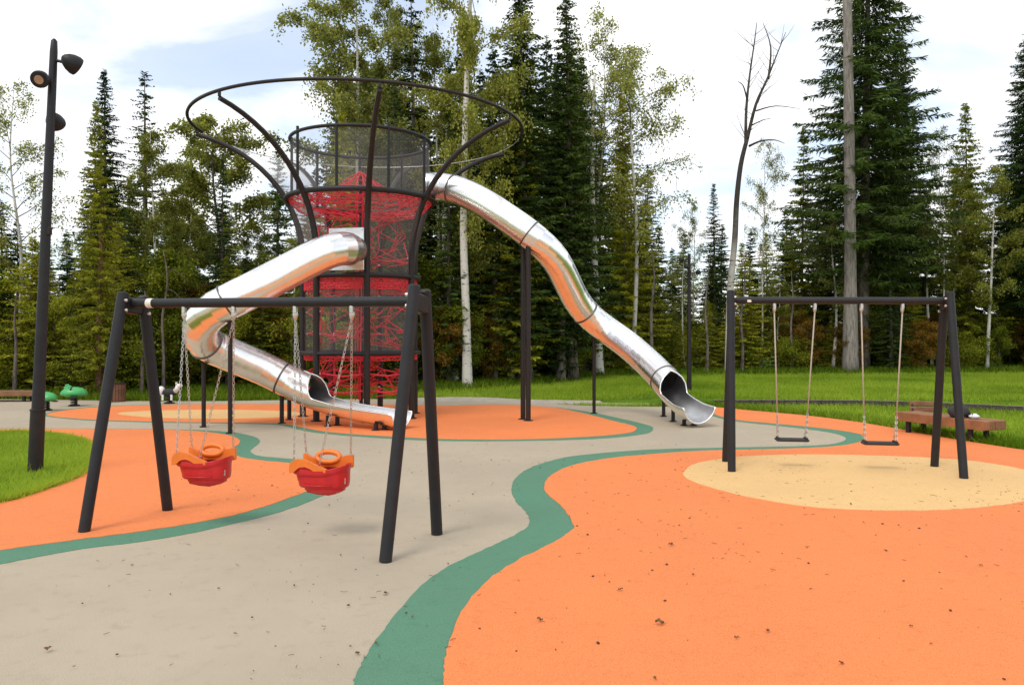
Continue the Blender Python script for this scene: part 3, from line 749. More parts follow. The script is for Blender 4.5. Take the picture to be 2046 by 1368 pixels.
# forest behind: packed spruces, birches and understorey, height kept under the skyline of the photograph
SKX = [-500, 0, 60, 150, 240, 330, 520, 600, 640, 1180, 1230, 1320, 1345, 1470, 1560, 1600, 1850, 1900, 2046, 2600]
SKY = [370, 380, 460, 440, 340, 400, 430, 430, 120, 60, 260, 430, 455, 450, 420, 330, 330, 330, 250, 200]
def skyline(px): return float(np.interp(px, SKX, SKY))
r_ = np.random.default_rng(21)
rows = [(1.5, 95), (5.0, 90), (9.0, 100), (14, 115), (20, 130)]
for dpt, stp in rows:
    px = -420 + r_.uniform(0, 80)
    while px < 2500:
        Y = float(edge_y(px)) + dpt + r_.uniform(-.8, 1.2)
        top = skyline(px) + abs(r_.normal(20, 60)) + (40 if dpt < 3 else 0)
        kind = r_.random()
        if dpt < 3:
            key = 'spruceL' if kind < (.55 if px < 640 else .3) else ('spruceB' if kind < .70 else ('birchB' if kind < .88 else 'birchS')); wd = .95 if px < 640 else 1.1
        else:
            key = 'fillS' if kind < .75 else ('spruceL' if kind < .9 else 'birchB'); wd = 1.0
        if key.startswith('birch') and 640 < px < 1240 and dpt < 3: key = 'spruceB'
        Xw = (px - HX) / F * Y
        h = CH + (HY - top) / F * Y
        if dpt < 3: h = min(h, 11.5 if px < 640 else 13)
        if h > 3:
            b = key.startswith('birch')
            tree('birch_tree' if b else 'spruce_tree', key, px, Y, hgt=h, wide=wd * (1.0 if h > 9 else 1.35), X=Xw,
                 label=('birch ' if b else 'lighter green spruce ' if key == 'spruceL' else 'dark spruce ') + ('at the front of the forest ' if dpt < 3 else 'deep in the forest ') + zone(px),
                 group=('birches ' if b else 'light spruces ' if key == 'spruceL' else 'dark spruces ') + ('in the forest front ' if dpt < 3 else 'in the deep forest ') + zone(px))
        px += stp * r_.uniform(.65, 1.35)
# understorey along the forest edge
for dpt, stp in ((.9, 62), (2.6, 70), (5.5, 80)):
    px = -380
    while px < 2400:
        Y = float(edge_y(px)) + dpt + r_.uniform(-.5, .6)
        rust = (1440 < px < 1640 or 480 < px < 640 or 1840 < px < 2020 or 230 < px < 330)
        k = r_.random()
        key = 'rusty' if (rust and k < .45) or k < .06 else ('young' if k < .52 else ('sapling' if k < .76 else 'bush'))
        hh = {'rusty': r_.uniform(3.5, 6), 'young': r_.uniform(2, 5.5), 'sapling': r_.uniform(3.2, 6.5), 'bush': r_.uniform(1.2, 2.4)}[key]
        if key in ('sapling', 'rusty'): hh *= .68
        if px > 900 and dpt < 1: hh *= .65
        name, lab, grp = {'rusty': ('rusty_shrub', 'rusty brown leafed shrub in the understorey of the forest edge', 'rusty shrubs of the forest edge'),
                          'young': ('young_spruce', 'young bushy spruce growing at the foot of the forest edge', 'young spruces of the forest edge'),
                          'sapling': ('sapling', 'olive leafed sapling at the foot of the forest edge', 'saplings of the forest edge'),
                          'bush': ('bush', 'low leafy bush at the foot of the forest edge', 'bushes of the forest edge')}[key]
        zl = zone(px); lab = lab.split(' in the understorey')[0].split(' growing')[0].split(' at the foot')[0] + (' at the forest edge ' if dpt < 2 else ' just inside the forest ') + zl
        tree(name, key, px, Y, hgt=hh, label=lab, group=grp + (' front ' if dpt < 2 else ' inner ') + zl, wide=r_.uniform(.85, 1.25), cat='tree' if key in ('young', 'sapling') else 'shrub')
        px += stp * r_.uniform(.6, 1.4)

def ellipsoid(mb, c, rx, ry, rz, n=16, m=10, rot=None, fn=None):
    vs, fs = [], []
    rot = rot or Matrix.Identity(3)
    for i in range(m + 1):
        th = math.pi * i / m
        for k in range(n):
            a = 2 * math.pi * k / n
            q = Vector((rx * math.sin(th) * math.cos(a), ry * math.sin(th) * math.sin(a), rz * math.cos(th)))
            if fn: q = fn(q)
            vs.append(Vector(c) + rot @ q)
    for i in range(m):
        for k in range(n):
            l = (k + 1) % n
            fs.append((i * n + k, (i + 1) * n + k, (i + 1) * n + l, i * n + l))
    return mb.add(vs, fs)
# ================================================================== CLIMBING TOWER
S_ = CH / 1.65
TC = Vector((-3.20, 16.92, 0))
NARM = 7
ANG = [R(16 + 360 / NARM * k) for k in range(NARM)]
def TP(a, r, z): return Vector((TC.x + r * math.sin(a), TC.y - r * math.cos(a), z))
tower = thing('climbing_tower', 'dark steel climbing tower with red rope nets and flared basket top', 'climbing tower', (TC.x, TC.y, 0))
RL, RF_, RC, RT = 1.22, 1.55, 1.46, 3.42
Z1, Z2, Z3, Z4, Z5 = 1.36, 2.92, 4.56, 5.80, 5.98
def arm_rz(u):
    """u 0..1 from ground to tip -> radius, height"""
    if u < .5: return RL, 3.3 * u / .5
    t = R(75) * (u - .5) / .5
    return RL + 2.97 * (1 - math.cos(t)), 3.3 + 2.72 * math.sin(t)
for a in ANG:
    pts = [TP(a, *arm_rz(0)), TP(a, *arm_rz(.25)), TP(a, *arm_rz(.46))] + [TP(a, *arm_rz(u)) for u in np.linspace(.5, 1, 16)]
    arm = MB().tube(pts, [.064] * 6 + list(np.linspace(.062, .045, len(pts) - 6)), 12).build('arm', M['dark2'], tower, True, 40)
    tip = pts[-1]
    MB().box(tip + Vector((0, 0, .07)), (.05, .05, .10), bev=.01).build('ring_clamp', M['dark'], arm)
    MB().lathe([(.11, 0), (.11, .018), (.07, .024)], 14, (pts[0].x, pts[0].y, .006)).build('base_plate', M['dark'], arm)
    # small steel rope fixings on the inner face
    fx = MB()
    for z in (.55, .95, 1.75, 2.2, 2.6, 3.3):
        p = TP(a, RL - .08, z); fx.lathe([(.022, -.02), (.03, 0), (.022, .02)], 8, p)
    fx.build('rope_fixing', M['zinc'], arm)
def ring(r, z, tr, name, m, n=72):
    return MB().tube([TP(2 * math.pi * k / n, r, z) for k in range(n)], tr, 8, closed=True).build(name, m, tower, True)
MB().tube([TP(R(a_), RT, Z5 + .085) for a_ in np.linspace(-92, 100, 60)], .033, 8).build('basket_ring', M['dark2'], tower, True)
MB().tube([TP(R(a_), RT * (1 - .035 * math.sin(math.pi * (a_ - 100) / 168) ** 2), Z5 + .085 - .10 * math.sin(math.pi * (a_ - 100) / 168) ** .5) for a_ in np.linspace(100, 268, 50)], .009, 6).build('basket_cable', M['zinc'], tower, True)
ring(RF_ - .02, Z3, .055, 'floor_ring', M['dark'])
ring(RL + .0, Z2, .050, 'floor_ring', M['dark'])
ring(RL + .0, Z1, .045, 'floor_ring', M['dark'])
ring(RC, Z4, .036, 'cage_ring', M['dark'])
for k in range(9):
    a = R(-8 + 40 * k)
    post = MB().tube([TP(a, RC, Z3 - .05), TP(a, RC, Z4 + .10)], .030, 8).build('cage_post', M['dark'], tower, True, 40)
# safety mesh
def mesh_sheet(a0, a1, f_r, zs, n=10, name='safety_mesh'):
    mb = MB(); vs = []
    for z in zs:
        for i in range(n + 1):
            a = a0 + (a1 - a0) * i / n
            vs.append(TP(a, f_r(z, i / n), z))
    m_ = n + 1
    fs = [(j * m_ + i, j * m_ + i + 1, (j + 1) * m_ + i + 1, (j + 1) * m_ + i) for j in range(len(zs) - 1) for i in range(n)]
    mb.add(vs, fs); return mb.build(name, M['net2' if name == 'flared_mesh' else 'net'], tower, True)
for k in range(9):
    if k in (0,): pass
    mesh_sheet(R(-8 + 40 * k), R(32 + 40 * k), lambda z, t: RC - .012, [Z3, Z3 + .6, Z4])
slide_gap = [(R(-36), R(16))]
for k in range(NARM):
    a0 = ANG[k]; a1 = a0 + 2 * math.pi / NARM
    front_left = (k == NARM - 1)                       # where the spiral slide leaves
    zs = [Z1, 2.0, Z2]
    mesh_sheet(a0, a1, lambda z, t: RL - .03 - .10 * math.sin(math.pi * t), zs)
    if not front_left:
        mesh_sheet(a0, a1, lambda z, t: RL - .02 - .10 * math.sin(math.pi * t) + max(0, (z - 3.3)) * .26, [Z2, 3.4, 4.0, Z3 - .1])
# one flared panel still spans two arms of the basket
def flare(z, t):
    u = np.interp(z, [arm_rz(q)[1] for q in np.linspace(.5, 1, 30)], [arm_rz(q)[0] for q in np.linspace(.5, 1, 30)])
    return u * (1 - .10 * math.sin(math.pi * t))
for k in (4,):
    mesh_sheet(ANG[k], ANG[k] + 2 * math.pi / NARM, flare, [3.4, 3.9, 4.4, 4.9, 5.3, 5.6, 5.8, 5.92], name='flared_mesh')

# red rope nets
rr = np.random.default_rng(8)
def net_obj(name, A, B, r=.011, n=4):
    A = np.array(A); B = np.array(B)
    V_, F_ = segs_mesh(A, B, r, r, n)
    V_ = V_ - np.array([TC.x, TC.y, 0])
    return mesh_obj(name, fast_mesh(name, V_, F_, M['red'], 4), tower)
def tp(a, r, z): return np.array([TC.x + r * math.sin(a), TC.y - r * math.cos(a), z])
def web(points_fn, n, kmax, dmax):
    """irregular knotted net: random knots joined to near neighbours"""
    Pt = np.array([points_fn() for _ in range(n)])
    A, B = [], []
    for i in range(n):
        d = np.linalg.norm(Pt - Pt[i], axis=1); o = np.argsort(d)[1:kmax + 1]
        for j in o:
            if j > i or True:
                if d[j] < dmax: A.append(Pt[i]); B.append(Pt[j])
    return A, B
def floor_net(R_, z, sag, nr=9, na=34, name='floor_net'):
    A, B = [], []
    pts = [[tp(2 * math.pi * (i + rr.uniform(-.35, .35)) / na + (k % 2) * math.pi / na, R_ * ((k + 1) / nr) , z - sag * (1 - ((k + 1) / nr) ** 2) + rr.uniform(-.03, .03)) for i in range(na)] for k in range(nr)]
    for k in range(nr):
        for i in range(na):
            A.append(pts[k][i]); B.append(pts[k][(i + 1) % na])
            if k < nr - 1:
                A.append(pts[k][i]); B.append(pts[k + 1][i]); 
                if rr.random() < .75: A.append(pts[k][i]); B.append(pts[k + 1][(i + (1 if k % 2 else -1)) % na])
    return net_obj(name, A, B, .0072)
floor_net(RF_ - .06, Z3 - .02, .28, 6, 26)
floor_net(RL - .04, Z2 - .03, .12, 6, 24)
floor_net(RL - .04, Z1 - .03, .08, 5, 22)
def band_net(R_, z0, z1, na, nz, name='edge_net', bulge=0):
    A, B = [], []
    pts = [[tp(2 * math.pi * (i + .5 * (j % 2) + rr.uniform(-.2, .2)) / na, R_ - bulge * j / nz, z0 + (z1 - z0) * j / nz + rr.uniform(-.01, .01)) for i in range(na)] for j in range(nz + 1)]
    for j in range(nz + 1):
        for i in range(na):
            A.append(pts[j][i]); B.append(pts[j][(i + 1) % na])
            if j < nz:
                A.append(pts[j][i]); B.append(pts[j + 1][i]); A.append(pts[j][i]); B.append(pts[j + 1][(i + (1 if j % 2 else -1)) % na])
    return net_obj(name, A, B, .009)
band_net(RL - .05, Z2 - .05, Z2 - .27, 48, 4)
band_net(RF_ - .05, Z3 - .03, Z3 - .24, 40, 3, bulge=.20)
band_net(RL - .05, Z1 - .04, Z1 - .14, 44, 2)
# climbing webs hanging between the floors
def rand_cyl(R_, z0, z1):
    def f():
        a = rr.uniform(0, 6.283); r = R_ * math.sqrt(rr.uniform(.05, 1)); return tp(a, r, rr.uniform(z0, z1))
    return f
for (R_, z0, z1, n_) in ((1.08, Z1 + .05, Z2 - .2, 50), (1.10, Z2 + .15, Z3 - .3, 60), (1.08, .48, Z1 - .05, 45)):
    A, B = web(rand_cyl(R_, z0, z1), n_, 4, 1.1)
    net_obj('climbing_net', A, B, .0085)
# tent of ropes above the top floor
A, B = [], []
for i in range(22):
    a = 6.283 * i / 22; prev = tp(a, RC - .12, Z3 + .05)
    for j in range(1, 6):
        f = j / 5; q = tp(a + rr.normal(0, .04), (RC - .12) * (1 - f) + .05, Z3 + .05 + .09 * f + .45 * f ** 2.5 + rr.normal(0, .03))
        A.append(prev); B.append(q)
        q2 = tp(a + .2856, (RC - .12) * (1 - f) + .05, Z3 + .05 + .09 * f + .45 * f ** 2.5)
        A.append(q); B.append(q2); prev = q
net_obj('tent_net', A, B, .0085)
# ropes from the nets to the arms, mast of ropes in the middle
A, B = [], []
for a in ANG:
    for z in (.55, .95, 1.75, 2.2, 2.6, 3.3):
        A.append(tp(a, RL - .08, z)); B.append(tp(a + rr.normal(0, .4), .75, z + rr.normal(0, .12)))
        A.append(tp(a, RL - .08, z)); B.append(tp(a + rr.normal(0, .6), .9, z + rr.normal(0, .25)))
for k in range(5):
    a = 1.26 * k
    A.append(tp(a, .12, .35)); B.append(tp(a + .5, .12, Z3 + .5))
net_obj('tie_ropes', A, B, .013)
MB().tube([Vector((TC.x, TC.y, 0)), Vector((TC.x, TC.y, Z3 + .52))], .04, 10).build('mast', M['dark'], tower, True, 40)
# red entry platforms low on the tower
pl = MB()
for k in range(NARM):
    a = (ANG[k] + ANG[(k + 1) % NARM] + (2 * math.pi if k == NARM - 1 else 0)) / 2
    pl.tube([TP(ANG[k] + .06, RL - .1, .62), TP(a, RL - .22, .56), TP(ANG[k] + 2 * math.pi / NARM - .06, RL - .1, .62)], .022, 6)
    pl.tube([TP(ANG[k] + .06, RL - .1, .95), TP(a, RL - .2, .9), TP(ANG[k] + 2 * math.pi / NARM - .06, RL - .1, .95)], .022, 6)
pl.build('grab_rope', M['red'], tower, True)

# ================================================================== SLIDES
def resample(pts, step):
    d = [0]
    for i in range(1, len(pts)): d.append(d[-1] + (pts[i] - pts[i - 1]).length)
    n = max(2, int(round(d[-1] / step))); out = []
    P_ = np.array([tuple(p) for p in pts])
    for s in np.linspace(0, d[-1], n + 1):
        out.append(Vector([float(np.interp(s, d, P_[:, i])) for i in range(3)]))
    return out
def frame(pts, i):
    t = (pts[min(i + 1, len(pts) - 1)] - pts[max(i - 1, 0)]).normalized()
    side = t.cross(Vector((0, 0, 1))).normalized()
    up = side.cross(t).normalized()
    return t, side, up
def tube_section(pts, i0, i1, r, root, n=30):
    """straight sheet-metal cans, each slipped a little over the next, one mesh per flanged section"""
    mb = MB()
    for i in range(i0, i1):
        a, b = pts[i], pts[i + 1]
        t = (b - a).normalized()
        _, sA, uA = frame(pts, i); _, sB, uB = frame(pts, i + 1)
        for (ra, rb, fl) in ((r + .002, r + .002, False), (r - .010, r - .010, True)):
            vs = []
            for p, s_, u_, q in ((a, sA, uA, ra), (b, sB, uB, rb)):
                for k in range(n):
                    th = 2 * math.pi * k / n
                    vs.append(p + q * (s_ * math.sin(th) - u_ * math.cos(th)))
            fs = []
            for k in range(n):
                l = (k + 1) % n
                f = (k, l, n + l, n + k)
                fs.append(f if fl else tuple(reversed(f)))
            mb.add(vs, fs)
            # rolled lip at the end of the can
    return mb.build('tube_section', M['steel'], root, True, 40)
def flange(pts, i, r, root):
    t, s_, u_ = frame(pts, i); n = 32
    f = MB()
    for off in (-.009, .009):
        f.tube([pts[i] + t * off + (r + .010) * (s_ * math.sin(2 * math.pi * k / n) - u_ * math.cos(2 * math.pi * k / n)) for k in range(n)], .008, 6, closed=True)
    o = f.build('flange', M['dark_steel'], root, True)
    return o
def trough(pts, r, phis, flare_, root, n=28):
    """half pipe run-out: shell of 1.2 cm, phis = half opening angle from the bottom at each point"""
    mb = MB(); m = len(pts); vo, vi = [], []
    for i, p in enumerate(pts):
        t, s_, u_ = frame(pts, i); q = r * flare_[i]
        for k in range(n + 1):
            th = -phis[i] + 2 * phis[i] * k / n
            d = s_ * math.sin(th) - u_ * math.cos(th)
            c = p + u_ * (q - r)
            vo.append(c + d * (q + .006)); vi.append(c + d * (q - .006))
    w_ = n + 1
    fo = [(i * w_ + k, (i + 1) * w_ + k, (i + 1) * w_ + k + 1, i * w_ + k + 1) for i in range(m - 1) for k in range(n)]
    mb.add(vo, fo); mb.build('trough', M['steel'], root, True)
    mi = MB(); mi.add(vi, [tuple(reversed(f)) for f in fo]); mi.build('sliding_bed', M['steel_in'], root, True)
    # rolled rim all round the free edge
    e = [(vo[i * w_] + vi[i * w_]) / 2 for i in range(m)]
    e2 = [(vo[i * w_ + n] + vi[i * w_ + n]) / 2 for i in range(m)]
    endl = [(vo[(m - 1) * w_ + k] + vi[(m - 1) * w_ + k]) / 2 for k in range(n + 1)]
    MB().tube(e + endl[1:-1] + list(reversed(e2)), .016, 6).build('rolled_rim', M['steel'], root, True)
def sstep(x): x = max(0, min(1, x)); return x * x * (3 - 2 * x)
def support(root, top, base, r, name='support_post'):
    o = MB().tube([Vector((base[0], base[1], .002)), Vector(top)], r, 12).build(name, M['dark2'], root, True, 40)
    MB().lathe([(r * 1.9, 0), (r * 1.9, .012), (r * 1.1, .018)], 14, (base[0], base[1], .007)).build('base_plate', M['dark'], o)
    return o
def make_slide(label, pix, run, r, plate=None):
    """pix: (px, py, depth) of the tube axis; run: the same for the open run-out"""
    pts = catmull([P(x, y, d * S_) for x, y, d in pix], 10)
    pts = resample(pts, .20)
    rn = resample(catmull([P(x, y, d * S_) for x, y, d in [pix[-1]] + run], 12), .06)
    return pts, rn
# straight-falling slide on the right
R_T = .295
pix = [(852, 374, 15.95), (880, 374, 15.9), (915, 381, 15.75), (962, 403, 15.55), (1018, 439, 15.35), (1068, 476, 15.25), (1107, 515, 15.45), (1130, 557, 15.8), (1150, 597, 16.15), (1176, 630, 16.4), (1214, 660, 16.4), (1254, 689, 16.1), (1292, 722, 15.7), (1327, 757, 15.15)]
run = [(1343, 776, 14.85), (1361, 793, 14.55), (1379, 807, 14.28), (1398, 815, 14.02)]
pts, rn = make_slide('', pix, run, R_T)
sl = thing('tube_slide', 'long steel tube slide falling straight out from the tower top to the lawn side', 'slide', G(1372, 848))
n_ = len(pts) - 1
cuts = [0, 3, int(n_ * .36), int(n_ * .66), n_]
for i in range(len(cuts) - 1):
    tube_section(pts, cuts[i], cuts[i + 1], R_T, sl)
for c in cuts[1:]: flange(pts, c, R_T, sl)
m_ = len(rn); ph = []
for i in range(m_):
    s = i / (m_ - 1); ph.append(math.pi * (1 - sstep((s - .10) / .26) * .56))
trough(rn, R_T, ph, [1 + .22 * sstep((i / (m_ - 1) - .35) / .65) for i in range(m_)], sl)
def near_axis(pts, p):
    k = min(range(len(pts)), key=lambda i: (pts[i].x - p.x) ** 2 + (pts[i].y - p.y) ** 2); return pts[k]
for (bx, by) in ((1045, 838), (1055.5, 841)):
    b = G(bx, by); c = near_axis(pts, b)
    support(sl, (b.x, b.y, c.z - R_T * .93), b, .052)
b = G(1187, 826); c = near_axis(pts, b); support(sl, (b.x, b.y, c.z - R_T * .90), b, .038)
for (bx, by) in ((1326, 832), (1345, 842), (1367, 850), (1386, 850)):
    b = G(bx, by); c = near_axis(rn + pts, b)
    dx = math.hypot(b.x - c.x, b.y - c.y)
    support(sl, (b.x, b.y, max(.08, c.z - math.sqrt(max(.01, R_T ** 2 - min(dx, R_T * .9) ** 2)) - .045)), b, .038, 'foot')
# spiral slide on the left
R_S = .315
pix = [(703, 500, 14.95), (700, 499, 14.62), (692, 497, 14.30), (672, 498, 14.02), (638, 510, 13.85), (570, 545, 13.6), (509, 577, 13.35), (455, 604, 13.2), (418, 627, 13.25), (401, 655, 13.5), (412, 686, 13.95), (462, 709, 14.3), (528, 737, 14.55), (573, 759, 14.6), (600, 772, 14.55)]
run = [(632, 785, 14.4), (680, 799, 14.2), (735, 810, 13.95), (803, 822, 13.65)]
pts2, rn2 = make_slide('', pix, run, R_S)
sp = thing('spiral_slide', 'steel tube slide curling left from the tower with open run-out under the swing bar', 'slide', G(700, 852))
n_ = len(pts2) - 1
def at_px(px, py):
    return min(range(len(pts2)), key=lambda i: (HX + pts2[i].x / pts2[i].y * F - px) ** 2 + (HY - (pts2[i].z - CH) / pts2[i].y * F - py) ** 2)
cuts = [0, at_px(664, 497), at_px(455, 604), at_px(408, 682), at_px(565, 755), n_]
for i in range(len(cuts) - 1): tube_section(pts2, cuts[i], cuts[i + 1], R_S, sp)
for c in cuts[2:-1]: flange(pts2, c, R_S, sp)
m_ = len(rn2)
ph = [math.pi * (1 - sstep((i / (m_ - 1) - .06) / .17) * .56) for i in range(m_)]
trough(rn2, R_S, ph, [1 + .10 * sstep((i / (m_ - 1) - .5) / .5) for i in range(m_)], sp)
# square entry panel on the tower
pa = P(692, 498, 14.80 * S_); an = R(-12)
rot_ = Matrix.Rotation(an, 3, 'Z')
ep = MB().box(pa, (.74, .03, .84), rot_, .01)  .build('entry_panel', M['steel_in'], sp, True, 30)
for sx in (-1, 1):
    for sz in (-1, 1):
        MB().lathe([(.018, -.012), (.018, .012), (.008, .018)], 8, pa + rot_ @ Vector((sx * .33, -.022, sz * .38)), Matrix.Rotation(R(90), 3, 'X')).build('bolt', M['zinc'], ep)
for (bx, by, tx, ty) in ((407, 853, 410, 700), (460, 866, 461, 612)):
    b = G(bx, by); c = near_axis(pts2[:at_px(418, 627)] if bx == 460 else pts2[at_px(401, 655):], b)
    support(sp, (b.x, b.y, c.z - R_S * .9), b, .040)
for (bx, by) in ((563, 846), (578, 839), (655.5, 852), (674, 850), (751, 860), (768, 859)):
    b = G(bx, by); c = near_axis(rn2 + pts2[at_px(528, 737):], b); dx = math.hypot(b.x - c.x, b.y - c.y)
    support(sp, (b.x, b.y, max(.10, c.z - math.sqrt(max(.012, R_S ** 2 - min(dx, R_S * .9) ** 2)) - .03)), b, .042, 'foot')

# ================================================================== SWINGS
def chain(p, q, link=.038, wr=.0032, mname='zinc'):
    p, q = Vector(p), Vector(q); d = q - p; L = d.length; d.normalize()
    u = d.orthogonal().normalized(); v = d.cross(u); mb = MB(); n = max(2, int(L / (link * .78)))
    for i in range(n):
        c = p + d * (L * (i + .5) / n); s_ = u if i % 2 else v
        pts_ = []
        for k in range(8):
            a = 2 * math.pi * k / 8
            pts_.append(c + d * (math.cos(a) * link * .5) + s_ * (math.sin(a) * link * .27))
        mb.tube(pts_, wr, 3, closed=True)
    return mb
def swing_frame(name, label, FLb, FLt, BLb, BLt, FRb, FRt, BRb, BRt, barL, barR, rl, rb):
    """legs as ((base px,py),(top px,py)); tops reach to the bar's depth"""
    gb = {k: G(*v) for k, v in (('FL', FLb), ('BL', BLb), ('FR', FRb), ('BR', BRb))}
    YL = (gb['FL'].y + gb['BL'].y) / 2; YR = (gb['FR'].y + gb['BR'].y) / 2
    root = thing(name, label, 'swing frame', (sum(g_.x for g_ in gb.values()) / 4, sum(g_.y for g_ in gb.values()) / 4, 0))
    tops = {}
    for k, tpx, Y in (('FL', FLt, YL - .09), ('BL', BLt, YL + .11), ('FR', FRt, YR - .09), ('BR', BRt, YR + .11)):
        top = P(*tpx, Y); tops[k] = top
        b = gb[k]; b0 = Vector((b.x, b.y, .004)); 
        leg = MB().tube([b0, b0.lerp(top, .5), top], rl, 16).build('leg', M['dark'], root, True, 40)
        MB().lathe([(rl * .99, 0), (rl * .8, .012), (rl * .2, .018)], 16, top, (top - b0).to_track_quat('Z', 'Y').to_matrix()).build('leg_cap', M['dark2'], leg)
    a = P(*barL, YL); b = P(*barR, YR)
    bar = MB().tube([a, a.lerp(b, .5), b], rb, 16).build('top_bar', M['dark'], root, True, 40)
    for c, k1, k2 in ((a, 'FL', 'BL'), (b, 'FR', 'BR')):
        inward = (b - a).normalized() * (1 if c is a else -1)
        pl_ = MB(); mid = c
        f_ = tops[k1].lerp(Vector((gb[k1].x, gb[k1].y, 0)), .05); g_ = tops[k2].lerp(Vector((gb[k2].x, gb[k2].y, 0)), .05)
        pl_.tube([f_, mid, g_], rb * .9, 10)
        d = (g_ - f_).normalized(); rot = Matrix((inward, d, inward.cross(d))).transposed()
        pl_.box(mid - Vector((0, 0, .02)), (.10, (g_ - f_).length * .9, .15), rot, .012)
        br = pl_.build('bracket', M['dark2'], root, True, 35)
        bo = MB()
        for q, off in ((f_, -.05), (g_, -.05), (f_, .04), (g_, .04)):
            bo.lathe([(.016, -.012), (.016, .012), (.008, .02)], 8, q + inward * (rl * 1.02) + Vector((0, 0, off)), inward.to_track_quat('Z', 'Y').to_matrix())
        bo.build('bolt', M['zinc'], br)
    return root, a, b
def bar_pt(a, b, px):
    """point of the bar's axis seen at image column px"""
    k = (px - HX) / F; t = (k * a.y - a.x) / ((b.x - a.x) - k * (b.y - a.y)); return a.lerp(b, t)
fr1, A1, B1_ = swing_frame('swing_frame', 'dark four legged swing frame carrying the two red toddler seats',
    (168, 1063), (246, 586), (335, 1020), (286, 594), (770, 1122), (828, 572), (873, 1067), (849, 582), (258, 606), (836, 602), .050, .043)
MB().tube([bar_pt(A1, B1_, 296), bar_pt(A1, B1_, 307)], .0445, 16).build('sticker', M['sticker'], fr1, True, 40)
fr2, A2, B2_ = swing_frame('swing_frame', 'dark four legged swing frame on the sand coloured circle with two flat seats',
    (1462, 943), (1460, 582), (1450, 923), (1463, 583), (1926, 957), (1898, 585), (1867, 933), (1887, 597), (1463, 600), (1893, 601), .050, .046)
MB().box(bar_pt(A2, B2_, 1495) + Vector((0, -.047, -.01)), (.05, .006, .03)).build('sticker', M['sticker'], fr2)

